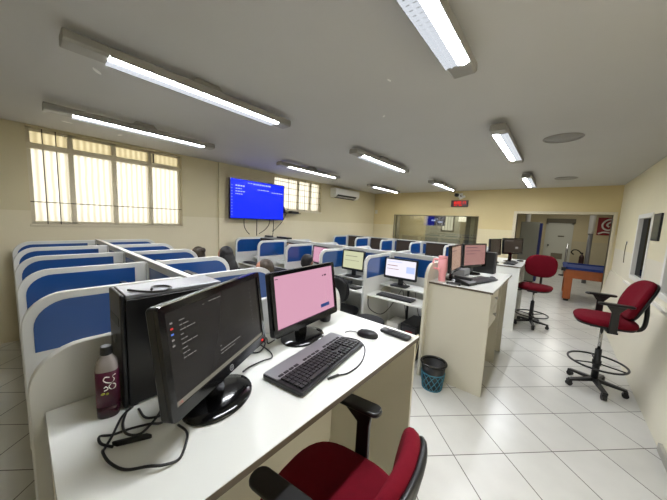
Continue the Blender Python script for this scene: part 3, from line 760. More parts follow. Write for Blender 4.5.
# on the first cabinet
t = thing('tumbler', 'pink handled tumbler with a straw on the corner of the cabinet', 'tumbler', (-0.885, 2.85, ZD), math.radians(195))
MB().lathe([(0.033, 0), (0.035, 0.003), (0.036, 0.09), (0.047, 0.115), (0.048, 0.24)], 28).build('body', M['pink'], t, smooth=True)
MB().lathe([(0.049, 0.24), (0.050, 0.258), (0.046, 0.265), (0.01, 0.268)], 28).build('lid', M['pink'], t, smooth=True)
MB().tube([(0.045, 0, 0.225), (0.085, 0, 0.225), (0.095, 0, 0.21), (0.095, 0, 0.15), (0.085, 0, 0.13), (0.045, 0, 0.125)], 0.010).build('handle', M['pink'], t, smooth=True)
MB().tube([(-0.01, 0.01, 0.26), (-0.012, 0.012, 0.33), (-0.015, 0.015, 0.36), (-0.045, 0.02, 0.372)], 0.0045).build('straw', M['white'], t, smooth=True)
cA = [(0.12, 0.9, 0.1, 0.16, 's_peach', 'screen_band'), (0.1, 0.5, 0.8, 0.83, 's_pinktext', 'screen_text')]
monitor('monitor', 'black monitor turned edge-on beside the pink tumbler', (-0.84, 3.06, ZD), math.radians(93), 0.46, 0.29, 0.235, M['s_peach'], 0.05, 'monitors on the first cabinet', content=cA[1:])
monitor('monitor', 'black monitor with a salmon screen to the right of the edge-on one', (-0.77, 3.60, ZD), math.radians(70), 0.46, 0.29, 0.235, M['s_salmon'], 0.05, 'monitors on the first cabinet', content=[(0.08, 0.6, 0.86, 0.885, 's_pinktext', 'screen_text'), (0.08, 0.75, 0.70, 0.72, 's_pinktext', 'screen_text'), (0.08, 0.5, 0.55, 0.57, 's_pinktext', 'screen_text')])
keyboard('black keyboard lying diagonally on the cabinet with the pink tumbler', (-0.60, 3.20, ZD), math.radians(75), silver=False, detail=False)
t = thing('desk_phone', 'black desk telephone between the pink tumbler and the keyboard', 'phone', (-0.66, 2.90, ZD), math.radians(75))
MB().prism([(-0.08, -0.075, 0), (-0.08, 0.075, 0), (-0.08, 0.075, 0.065), (-0.08, -0.075, 0.025)], (0.16, 0, 0)).build('base', M['black'], t, bevel=0.006)
MB().box(-0.085, -0.04, -0.09, 0.09, 0.055, 0.085).build('handset', M['black'], t, bevel=0.012)
t = thing('card_reader', 'flat dark box at the front edge of the cabinet beside the tumbler', 'device', (-0.745, 2.785, ZD), math.radians(8))
MB().box(-0.065, 0.065, -0.035, 0.035, 0, 0.018).build('body', M['black'], t, bevel=0.004)
MB().box(-0.05, 0.05, -0.0356, -0.0348, 0.005, 0.013).build('slot', M['grey'], t)
t = thing('mouse', 'black mouse on the drawer side of the first cabinet', 'mouse', (-0.515, 3.45, ZD), math.radians(-70))
MB().lathe([(0.030, 0), (0.032, 0.006), (0.030, 0.018), (0.022, 0.028), (0.008, 0.033), (0.001, 0.0335)], 20, sx=1.7).build('body', M['black'], t, smooth=True)
t = thing('label_printer', 'silver grey label printer behind the keyboard on the first cabinet', 'printer', (-0.83, 3.36, ZD), math.radians(85))
MB().box(-0.10, 0.10, -0.07, 0.07, 0, 0.09).build('body', M['silver'], t, bevel=0.012)
MB().box(-0.08, 0.08, -0.072, -0.069, 0.02, 0.03).build('slot', M['black'], t)
t = thing('computer_tower', 'black computer tower at the far end of the cabinet behind the salmon screen', 'computer', (-0.72, 3.88, ZD))
MB().box(-0.15, 0.15, -0.06, 0.06, 0, 0.27).build('case', M['black'], t, bevel=0.004)
MB().box(0.15, 0.16, -0.058, 0.058, 0.004, 0.266).build('front_bezel', M['dgrey'], t, bevel=0.003)
# on the second cabinet
monitor('monitor', 'black monitor with a white sticker on the tall cabinet by the doorway', (-0.60, 5.62, ZD), math.radians(58), 0.46, 0.28, 0.275, M['s_brown'], 0.05, 'monitors on the second cabinet', content=[(0.62, 0.78, 0.28, 0.42, 's_text', 'sticker'), (0.05, 0.5, 0.85, 0.88, 's_text', 'screen_text')])
monitor('monitor', 'black monitor seen edge-on, left of the sticker monitor by the doorway', (-0.80, 5.19, ZD), math.radians(78), 0.44, 0.28, 0.26, M['s_brown'], 0.05, 'monitors on the second cabinet')
keyboard('black keyboard on the tall cabinet in front of the sticker monitor', (-0.55, 5.28, ZD), math.radians(88), silver=False, detail=False, w=0.44, d=0.15)
t = thing('mouse', 'black mouse on the tall cabinet by the doorway', 'mouse', (-0.47, 5.80, ZD), 0.4)
MB().lathe([(0.030, 0), (0.032, 0.006), (0.030, 0.018), (0.022, 0.028), (0.008, 0.033), (0.001, 0.0335)], 20, sx=1.7).build('body', M['black'], t, smooth=True)
MB().tube([(0.05, 0, 0.01), (0.08, 0.01, 0.003), (0.11, 0.0, 0.003)], 0.002).build('cord', M['black'], t, smooth=True)
t = thing('ticket_printer', 'small white receipt printer at the left end of the tall cabinet by the doorway', 'printer', (-0.90, 5.02, ZD))
MB().box(-0.06, 0.06, -0.08, 0.08, 0, 0.13).build('body', M['white'], t, bevel=0.01)
MB().box(0.058, 0.0615, -0.05, 0.05, 0.08, 0.09).build('slot', M['black'], t)

# ------------------------------------------------------------------ bin
t = thing('waste_bin', 'small black waste bin in a cyan lattice holder by the cabinet', 'waste bin', (-0.80, 2.565, 0))
MB().lathe([(0.082, 0.006), (0.088, 0.02), (0.115, 0.262), (0.109, 0.262), (0.083, 0.03)], 28).build('bucket', M['black'], t, smooth=True)
MB().torus((0, 0, 0.262), 0.114, 0.013).build('bag_rim', M['gblack'], t, smooth=True)
lt = MB()
lt.torus((0, 0, 0.008), 0.089, 0.006, n=28, m=6); lt.torus((0, 0, 0.17), 0.108, 0.005, n=28, m=6)
nn = 12
for k in range(nn):
    for sgn in (1, -1):
        pts = []
        for i in range(7):
            z = 0.008+0.162*i/6; r = 0.0915+0.019*i/6
            a = 2*PI*k/nn + sgn*(2*PI/nn)*i/3
            pts.append((r*math.cos(a), r*math.sin(a), z))
        lt.tube(pts, 0.0034, 5, smooth=False)
lt.build('lattice_holder', M['cyan'], t, smooth=True)

# ------------------------------------------------------------------ things in the booths
def booth_mon(X, Y, rot, smat, label, group, h=0.26, w=0.41, zs=0.815, content=None, zc=None):
    return monitor('booth_monitor', label, (X, Y, zs), rot, w, h, zc or (0.09+h/2), smat, 0.06, group, stand='flat', body='black', content=content)
g2 = 'monitors of the middle row'
booth_mon(-1.455, 3.07, 0.03, M['s_white'], 'booth monitor with a white screen, nearest the pink tumbler', g2, w=0.43, content=[(0.70, 0.97, 0.30, 0.66, 's_line', 'screen_window'), (0.05, 0.4, 0.62, 0.66, 's_salmon', 'screen_text'), (0.05, 0.55, 0.85, 0.88, 's_line', 'screen_text'), (0.05, 0.45, 0.42, 0.45, 's_salmon', 'screen_text')])
booth_mon(-2.20, 3.09, 0.05, M['s_yellow'], 'booth monitor with a pale yellow screen, second booth from the tumbler', g2, w=0.37, h=0.29, content=[(0.1, 0.7, 0.70, 0.73, 's_bar', 'screen_text'), (0.1, 0.8, 0.45, 0.47, 's_bar', 'screen_text')])
booth_mon(-2.80, 3.06, -0.15, M['s_pink'], 'booth monitor with a pink screen behind the person in white', g2, h=0.29)
booth_mon(-3.50, 3.08, -0.2, M['s_peach'], 'booth monitor with a peach screen, fourth booth from the tumbler', g2, h=0.28)
booth_mon(-4.25, 3.08, 0.0, M['s_brown'], 'dark booth monitor in the booth under the television', g2, h=0.30)
for k in range(5):
    xm = (S1[k]+S1[k+1])/2
    booth_mon(xm+0.02, Y1S+0.20, PI, M['s_brown'], 'black booth monitor of the near row, right side, bay %s' % ordn[k], 'monitors of the near row', h=0.25, zc=0.195)
    if k: booth_mon(xm-0.05, Y1S-0.20, 0, M['s_brown'], 'black booth monitor of the near row, left side, bay %s' % ordn[k], 'monitors of the near row', h=0.24, zc=0.155)
    x2 = (S2[k]+S2[k+1])/2
    booth_mon(x2+0.05, Y3S-0.17, 0.1, M['s_brown'], 'dark booth monitor of the far row, bay %s' % ordb[k], 'monitors of the far row', h=0.30, w=0.46)
    keyboard('black keyboard on the middle-row tray, bay %s' % ordc[k], (x2-0.02, 2.80, 0.735), 0.0, w=0.44, d=0.15, silver=False, detail=False, group='keyboards of the middle row')
t = thing('laptop_dock', 'grey dock unit lying on the second booth shelf from the tumbler', 'device', (-2.28, 2.955, 0.735), 0.0)
MB().box(-0.16, 0.16, -0.022, 0.022, 0, 0.05).build('body', M['dgrey'], t, bevel=0.006)
MB().box(-0.14, 0.14, -0.0225, -0.0215, 0.01, 0.03).build('ports', M['black'], t)
t = thing('booth_cables', 'loose black cables hanging under the booth shelf nearest the tumbler', 'cables', (0, 0, 0))
for pts in ([(-1.68, 2.70, 0.72), (-1.69, 2.75, 0.55), (-1.62, 2.9, 0.45), (-1.55, 3.0, 0.52), (-1.5, 3.24, 0.74)],
            [(-1.5, 3.25, 0.76), (-1.44, 3.2, 0.6), (-1.38, 3.15, 0.40), (-1.36, 3.15, 0.02)],
            [(-1.33, 3.25, 0.78), (-1.27, 3.2, 0.6), (-1.22, 3.2, 0.45), (-1.12, 3.22, 0.55)],
            [(-1.45, 3.05, 0.90), (-1.40, 3.12, 0.84), (-1.40, 3.2, 0.79), (-1.40, 3.22, 0.70)]):
    MB().tube(pts, 0.0045).build('cable', M['black'], t, smooth=True)
MB().cyl((-1.40, 3.22, 0.02), (-1.40, 3.22, 0.78), 0.016, n=10).build('cable_pole', M['black'], t)
t = thing('computer_tower', 'black computer tower standing under the booth shelf nearest the tumbler', 'computer', (-1.22, 3.06, 0))
MB().box(-0.10, 0.10, -0.18, 0.20, 0, 0.43).build('case', M['black'], t, bevel=0.005)
MB().box(-0.08, 0.08, -0.184, -0.179, 0.02, 0.40).build('front_bezel', M['dgrey'], t)
MB().box(-0.03, 0.05, -0.186, -0.1835, 0.34, 0.36).build('badge', M['signred'], t)
tag(MB().box(-1.56, -1.40, 2.98, 3.22, 0, 0.36).build('computer_tower', M['white'], bevel=0.006), 'white box standing on the floor under the booth shelf nearest the tumbler', 'box')
t = thing('network_switch', 'black network switch lying on the middle booth rail under the window', 'device', (-4.02, Y2S, 1.215))
MB().box(-0.17, 0.17, -0.05, 0.05, 0, 0.032).build('body', M['black'], t, bevel=0.004)
MB().box(-0.15, 0.15, -0.0515, -0.0495, 0.008, 0.02).build('ports', M['dgrey'], t)
t = thing('router', 'small black router on the booth rail below the television', 'device', (-4.50, Y2S, 1.215))
MB().box(-0.08, 0.08, -0.05, 0.05, 0, 0.028).build('body', M['black'], t, bevel=0.006)
MB().cyl((0.06, 0.04, 0.02), (0.08, 0.04, 0.10), 0.005, n=8).build('antenna', M['black'], t)

# black task chairs in the aisles
g = 'black task chairs in the aisle'
def tchair(x, y, r, label): chair(label, (x, y, 0), r, 0.50, g, cover='cloth_black', ring=False, arms=False, bw=0.42, bh=0.36, back_z=0.10, name='task_chair')
t = thing('stool', 'round black stool seat in the aisle in front of the white-screen booth', 'stool', (-1.46, 2.36, 0))
MB().lathe([(0.02, 0.52), (0.17, 0.52), (0.18, 0.54), (0.175, 0.565), (0.15, 0.575), (0.02, 0.578)], 30).build('seat', M['cloth_black'], t, smooth=True)
MB().cyl((0, 0, 0.06), (0, 0, 0.52), 0.022, n=14).build('column', M['black'], t, smooth=True)
for k in range(5):
    T = Matrix.Rotation(2*PI*k/5, 4, 'Z')
    MB().prism([(0.0, -0.02, 0.09), (0.0, -0.02, 0.05), (0.24, -0.012, 0.0), (0.24, -0.012, 0.03)], (0, 0.03, 0), T).build('base_leg', M['black'], t, bevel=0.004)
tchair(-2.05, 2.62, math.radians(100), 'black task chair tucked in at the yellow-screen booth')

# ------------------------------------------------------------------ television and wall things
t = thing('television', 'large wall television showing a solid blue screen with small white text', 'television', (XL+0.13, 3.188, 1.935), math.radians(90))
w, h = 1.265, 0.755
MB().box(-w/2, w/2, 0.0, 0.045, -h/2, h/2).build('back_shell', M['black'], t, bevel=0.006)
MB().ring([(-w/2, -0.006, -h/2), (w/2, -0.006, -h/2), (w/2, -0.006, h/2), (-w/2, -0.006, h/2)], [(-w/2+0.01, -0.006, -h/2+0.014), (w/2-0.01, -0.006, -h/2+0.014), (w/2-0.01, -0.006, h/2-0.01), (-w/2+0.01, -0.006, h/2-0.01)], (0, 0.008, 0)).build('bezel', M['gblack'], t)
sc = MB().box(-w/2+0.009, w/2-0.009, -0.002, 0.001, -h/2+0.013, h/2-0.009).build('screen', M['s_blue'], t)
r = random.Random(5)
def tvl(x0, x1, z, hh=0.016):
    x = x0
    mbx = MB()
    while x < x1-0.02:
        wd = r.uniform(0.018, 0.05); mbx.box(x, min(x+wd, x1), -0.0035, -0.0022, z, z+hh); x += wd+0.01
    mbx.build('screen_text', M['s_line'], sc)
tvl(-0.52, -0.33, 0.235, 0.026); tvl(-0.52, -0.37, 0.185); tvl(-0.52, -0.30, 0.135); tvl(-0.52, -0.37, 0.085)
tvl(-0.14, 0.29, 0.300, 0.026); tvl(-0.26, -0.16, 0.31); tvl(-0.04, 0.24, 0.205); tvl(0.30, 0.60, 0.180)
for i in range(11): MB().box(-0.60, -0.585, -0.0035, -0.0022, 0.24-0.055*i, 0.255-0.055*i).build('screen_text', M['s_line'], sc)
MB().box(-0.12, 0.12, 0.045, 0.129, -0.12, 0.12).build('wall_bracket', M['black'], t)
t = thing('wall_shelf', 'small black shelf with a set-top box below the second window', 'shelf', (XL, 4.10, 1.72))
MB().box(0.0, 0.16, -0.22, 0.22, 0, 0.015).build('board', M['black'], t, bevel=0.003)
MB().box(0.02, 0.14, -0.05, 0.17, 0.015, 0.055).build('device', M['black'], t, bevel=0.004)
MB().prism([(0.0, -0.23, 0.0), (0.12, -0.23, 0.0), (0.06, -0.23, 0.14), (0.0, -0.23, 0.18)], (0, 0.03, 0)).build('side_arm', M['black'], t)
t = thing('television_cables', 'black cables hanging on the wall below the television', 'cables', (0, 0, 0))
xw = XL+0.012
for pts in ([(xw, 2.92, 1.60), (xw, 2.93, 1.42), (xw, 2.98, 1.32), (xw, 3.05, 1.25)], [(xw, 3.22, 1.60), (xw, 3.22, 1.4), (xw, 3.22, 1.22)], [(xw, 3.55, 1.60), (xw, 3.52, 1.45), (xw, 3.42, 1.34), (xw, 3.28, 1.26)], [(xw, 3.65, 1.60), (xw, 3.64, 1.3)], [(xw, 4.0, 1.72), (xw, 3.9, 1.55), (xw, 3.75, 1.40), (xw, 3.62, 1.30)]):
    MB().tube(pts, 0.007).build('cable', M['black'], t, smooth=True)
t = thing('air_conditioner', 'white split air conditioner high on the wall right of the second window', 'air conditioner', (XL, 6.06, 2.225))
prof = [(0, 0.02), (0.06, 0.0), (0.15, 0.02), (0.205, 0.075), (0.215, 0.12), (0.21, 0.235), (0.19, 0.255), (0, 0.255)]
MB().prism([(x, -0.54, z) for x, z in prof], (0, 1.08, 0)).build('body', M['white'], t, bevel=0.008)
MB().prism([(0.075, -0.47, 0.0), (0.165, -0.47, 0.026), (0.205, -0.47, 0.07), (0.218, -0.47, 0.085), (0.2, -0.47, 0.055), (0.1, -0.47, -0.004)], (0, 0.86, 0)).build('vent', M['black'], t)
MB().box(0.18, 0.222, -0.46, 0.38, 0.030, 0.036, Matrix.Rotation(0.0, 4, 'Y')).build('louver_flap', M['white'], t)
t = thing('led_clock', 'black wall clock with red glowing digits above the glass window', 'clock', (-2.133, YF, 2.215))
MB().box(-0.215, 0.215, -0.045, 0, -0.088, 0.088).build('case', M['black'], t, bevel=0.004)
SEG = {'0': 'abcdef', '1': 'bc', '2': 'abged', '3': 'abgcd', '4': 'fgbc', '5': 'afgcd', '6': 'afgedc', '7': 'abc', '8': 'abcdefg', '9': 'abcdfg'}
def digit(mb, ch, x, z, w, h, y):
    s = 0.010
    R_ = {'a': (x, x+w, z+h-s, z+h), 'g': (x, x+w, z+h/2-s/2, z+h/2+s/2), 'd': (x, x+w, z, z+s), 'f': (x, x+s, z+h/2, z+h), 'b': (x+w-s, x+w, z+h/2, z+h), 'e': (x, x+s, z, z+h/2), 'c': (x+w-s, x+w, z, z+h/2)}
    for k in SEG[ch]:
        a = R_[k]; mb.box(a[0], a[1], y-0.002, y, a[2], a[3])
dg = MB(); x = -0.165
for i, ch in enumerate('160017'):
    digit(dg, ch, x, -0.015, 0.040, 0.075, -0.0455); x += 0.050
    if i in (1, 3): x += 0.016
dg.build('digits', M['ledred'], t)
dg = MB(); x = -0.13
for i, ch in enumerate('2408'): digit(dg, ch, x, -0.065, 0.022, 0.03, -0.0455); x += 0.04 + (0.05 if i == 1 else 0)
dg.build('date_digits', M['ledred'], t)
t = thing('security_camera', 'small dome camera cluster with a bracket above the red digit clock', 'camera', (-2.13, YF, 2.43))
MB().box(-0.06, 0.06, -0.03, 0, -0.05, 0.06).build('bracket', M['white'], t, bevel=0.004)
MB().tube([(0, -0.02, 0.0), (0.03, -0.08, -0.02), (0.07, -0.10, -0.08)], 0.014).build('arm', M['tan'], t, smooth=True)
MB().ball((-0.08, -0.08, 0.01), 0.06, 0.06, 0.05).build('dome', M['black'], t, smooth=True)
MB().cyl((0.02, -0.14, -0.09), (0.13, -0.08, -0.03), 0.03, n=16).build('camera_body', M['white'], t, smooth=True)
MB().tube([(-0.05, -0.01, 0.05), (-0.14, -0.012, 0.07), (-0.2, -0.012, 0.12)], 0.006).build('wire', M['black'], t, smooth=True)
tag(MB().box(-4.80, -4.70, YF-0.012, YF, 1.90, 2.02).build('wall_switch', M['beige'], bevel=0.004), 'small pale switch plate in the far left corner of the far wall', 'switch')
t = thing('framed_picture', 'narrow dark framed picture on the right wall beside the mirror-like window', 'picture', (XR, 4.97, 1.53))
MB().box(-0.02, 0, -0.15, 0.15, 0, 0.33).build('frame', M['black'], t, bevel=0.003)
pc = mat('picture_print', (92, 92, 76), 0.5, var=0.6, vscale=14)
MB().box(-0.0215, -0.0198, -0.128, 0.128, 0.022, 0.308).build('print', pc, t)
t = thing('wall_hook', 'thin wire strip hanging on the right wall near the doorway corner', 'wire', (XR, 6.66, 1.11))
MB().tube([(-0.008, 0, 0.32), (-0.01, 0.01, 0.16), (-0.008, -0.02, 0.0)], 0.006).build('wire', M['tan'], t, smooth=True)
MB().box(-0.01, 0, -0.015, 0.015, 0.31, 0.36).build('plate', M['grey'], t)

# ------------------------------------------------------------------ next room
t = thing('pool_table', 'pool table with orange-brown wood and blue cloth beyond the doorway', 'pool table', (0.17, 8.02, 0))
MB().box(0.05, 2.0, 0.05, 1.15, 0.755, 0.765).build('playing_cloth', M['cloth'], t)
rl = MB()
for a in ((0, 2.05, 0, 0.09), (0, 2.05, 1.11, 1.2), (0, 0.09, 0.09, 1.11), (1.96, 2.05, 0.09, 1.11)): rl.box(a[0], a[1], a[2], a[3], 0.74, 0.795)
rl.build('cushion_rail', M['cloth'], t, bevel=0.012)
ap = MB()
for a in ((0.03, 2.02, 0.03, 0.06), (0.03, 2.02, 1.14, 1.17), (0.03, 0.06, 0.06, 1.14), (1.99, 2.02, 0.06, 1.14)): ap.box(a[0], a[1], a[2], a[3], 0.54, 0.74)
ap.build('apron', M['wood'], t, bevel=0.004)
for x, y in ((0.05, 0.05), (1.86, 0.05), (0.05, 1.01), (1.86, 1.01)):
    lg = MB().box(x, x+0.14, y, y+0.14, 0.05, 0.74).build('leg', M['wood'], t, bevel=0.008)
    MB().cyl((x+0.07, y+0.07, 0), (x+0.07, y+0.07, 0.05), 0.05).build('leg_foot', M['black'], lg)
MB().box(-0.03, 0.05, -0.03, 0.05, 0.70, 0.785).build('corner_pocket', M['black'], t, bevel=0.01)
t = thing('locker', 'tall grey metal locker seen through the doorway, with a blue edge', 'locker', (-0.90, 10.0, 0))
MB().box(0, 0.46, 0, 0.5, 0.03, 1.83).build('body', M['locker'], t, bevel=0.004)
MB().box(0.02, 0.44, -0.016, 0, 0.06, 1.80).build('door', M['locker'], t, bevel=0.003)
MB().box(0.46, 0.52, 0.02, 0.48, 0.05, 1.80).build('blue_side', mat('blue_side_paint', (24, 34, 92), 0.5), t)
MB().box(0, 0.46, 0.02, 0.48, 0, 0.03).build('plinth', M['black'], t)
f = MB(); f.box(-0.42, -0.36, YE-0.03, YE, 0, 1.92); f.box(0.40, 0.46, YE-0.03, YE, 0, 1.92); f.box(-0.42, 0.46, YE-0.03, YE, 1.87, 1.92)
dr = struct(f.build('door_2', M['doorwhite']))
MB().box(-0.36, 0.40, YE-0.05, YE-0.005, 0.0, 1.87).build('door_leaf', M['doorwhite'], dr)
MB().box(-0.15, 0.22, YE-0.06, YE-0.05, 0.42, 0.66).build('door_vent', M['tan'], dr)
MB().cyl((-0.28, YE-0.05, 0.98), (-0.28, YE-0.12, 0.98), 0.03).build('door_knob', M['black'], dr)
MB().box(0.0, 0.2, YE-0.056, YE-0.05, 1.35, 1.40).build('door_notice', M['lintel'], dr)
struct(MB().box(-0.42, 0.5, YE-0.06, YE, 1.92, 2.10).build('trim_3', M['lintel']))
struct(MB().box(XL, 2.4, YE-0.012, YE, 0, 0.08).build('baseboard_next_room', M['grey']))
t = thing('fire_extinguisher', 'dark fire extinguisher with a looped hose against the next room wall', 'fire extinguisher', (0.80, 14.2, 0.25))
MB().lathe([(0.07, 0), (0.078, 0.01), (0.078, 0.36), (0.06, 0.42), (0.025, 0.45), (0.022, 0.49)], 24).build('cylinder', mat('extinguisher_dark_red', (44, 12, 12), 0.4), t, smooth=True)
MB().box(-0.06, 0.03, -0.02, 0.02, 0.49, 0.54).build('valve', M['black'], t, bevel=0.005)
MB().tube([(-0.03, 0, 0.52), (-0.14, 0, 0.62), (-0.26, 0, 0.62), (-0.32, 0, 0.52), (-0.24, 0, 0.44)], 0.022).build('hose', M['black'], t, smooth=True)
MB().lathe([(0.10, -0.25), (0.10, -0.22), (0.03, -0.2), (0.03, -0.02), (0.09, 0.0)], 20).build('stand', M['grey'], t)
def column(label, x, y, r):
    t = thing('column', label, 'column', (x, y, 0))
    MB().cyl((0, 0, 0), (0, 0, 1.55), r*0.75, n=18).build('lower_pipe', M['grey'], t, smooth=True)
    MB().cyl((0, 0, 1.55), (0, 0, ZC), r, n=18).build('upper_sleeve', M['white'], t, smooth=True)
column('grey pipe column with a white upper sleeve right of the white door', 0.77, 11.4, 0.075)
column('pipe column with a white upper sleeve behind the grey locker', -0.83, 11.2, 0.07)
t = thing('barrier_post', 'thin grey metal post standing left of the pool table', 'post', (0.30, 12.6, 0))
MB().cyl((0, 0, 0), (0, 0, 1.15), 0.03).build('pole', M['steel'], t, smooth=True)
MB().lathe([(0.14, 0), (0.14, 0.03), (0.05, 0.05)], 24).build('base', M['black'], t)
t = thing('wall_sign', 'dark red square panel with a pale swirl on the next room wall', 'sign', (1.30, YE, 1.50))
MB().box(-0.16, 0.34, -0.03, 0, 0, 0.68).build('board', M['signred'], t)
sw = MB()
for pts in ([(0.34, -0.034, 0.60), (0.12, -0.034, 0.60), (-0.02, -0.034, 0.45), (0.0, -0.034, 0.28), (0.14, -0.034, 0.20), (0.26, -0.034, 0.28), (0.24, -0.034, 0.40)], [(0.34, -0.034, 0.50), (0.18, -0.034, 0.50), (0.10, -0.034, 0.40), (0.16, -0.034, 0.32)], [(-0.12, -0.034, 0.05), (0.05, -0.034, 0.12), (0.30, -0.034, 0.08)]):
    sw.tube(pts, 0.028, 8)
sw.build('swirl', M['paper'], t, smooth=True)
# seen through the far glass
t = thing('wall_television', 'small dark blue television seen through the glass window', 'television', (-3.05, 8.75, 1.75), 0.0)
MB().box(-0.28, 0.28, 0, 0.05, -0.16, 0.16).build('case', M['black'], t, bevel=0.005)
sc = MB().box(-0.26, 0.26, -0.003, 0.0, -0.14, 0.145).build('screen', M['s_tv2'], t)
for a in ((-0.16, -0.02, -0.02, 0.03), (-0.05, 0.06, 0.04, 0.06), (0.05, 0.2, -0.06, -0.02)): MB().box(a[0], a[1], -0.0045, -0.0032, a[2], a[3]).build('screen_shape', M['s_line'], sc)
MB().box(-0.03, 0.03, 0.05, 0.45, -0.05, 0.05).build('wall_arm', M['black'], t)
struct(MB().box(-3.55, -1.75, 9.20, 9.35, 0, ZC).build('wall_glass_room', mat('grey_wall_paint', (150, 148, 134), 0.6)))
struct(MB().box(XL, -3.55, 9.20, 9.35, 0, ZC).build('wall_glass_room_left', M['wall_next']))
struct(MB().box(-1.85, -1.75, YF+0.15, 9.2, 0, ZC).build('wall_glass_room_right', M['wall_next']))
struct(MB().box(-4.28, -4.06, YF+0.2, YF+0.42, 0, ZC).build('trim_4', M['tan']))
struct(MB().box(-1.98, -1.86, YF+0.2, YF+0.42, 0, ZC).build('trim_5', M['tan']))
lw = MB()
for i in range(4): lw.box(-2.98+i*0.085, -2.91+i*0.085, 9.18, 9.19, 1.45, 1.95)
wl = struct(MB().box(-3.02, -2.62, 9.185, 9.199, 1.42, 1.98).build('window_6', M['iron']))
lw.build('window_pane', emis('lit_window_pane', (240, 232, 205), 1.1), wl)
dr = struct(MB().box(-2.42, -1.98, 9.17, 9.199, 0, 1.75).build('door_3', M['tan'], bevel=0.004))
MB().box(-2.5, -1.95, 9.18, 9.199, 1.75, 1.95).build('door_header', M['white'], dr)
lm = thing('ceiling_light', 'short white ceiling lamp seen through the glass window', 'ceiling light', (-3.62, 8.7, ZC-0.001), PI/2)
MB().box(-0.06, 0.06, -0.32, 0.32, -0.05, 0).build('housing', M['fixture'], lm)
MB().box(-0.05, 0.05, -0.30, 0.30, -0.058, -0.05).build('diffuser', emis('lamp_diffuser', (250, 248, 240), 18.0), lm)

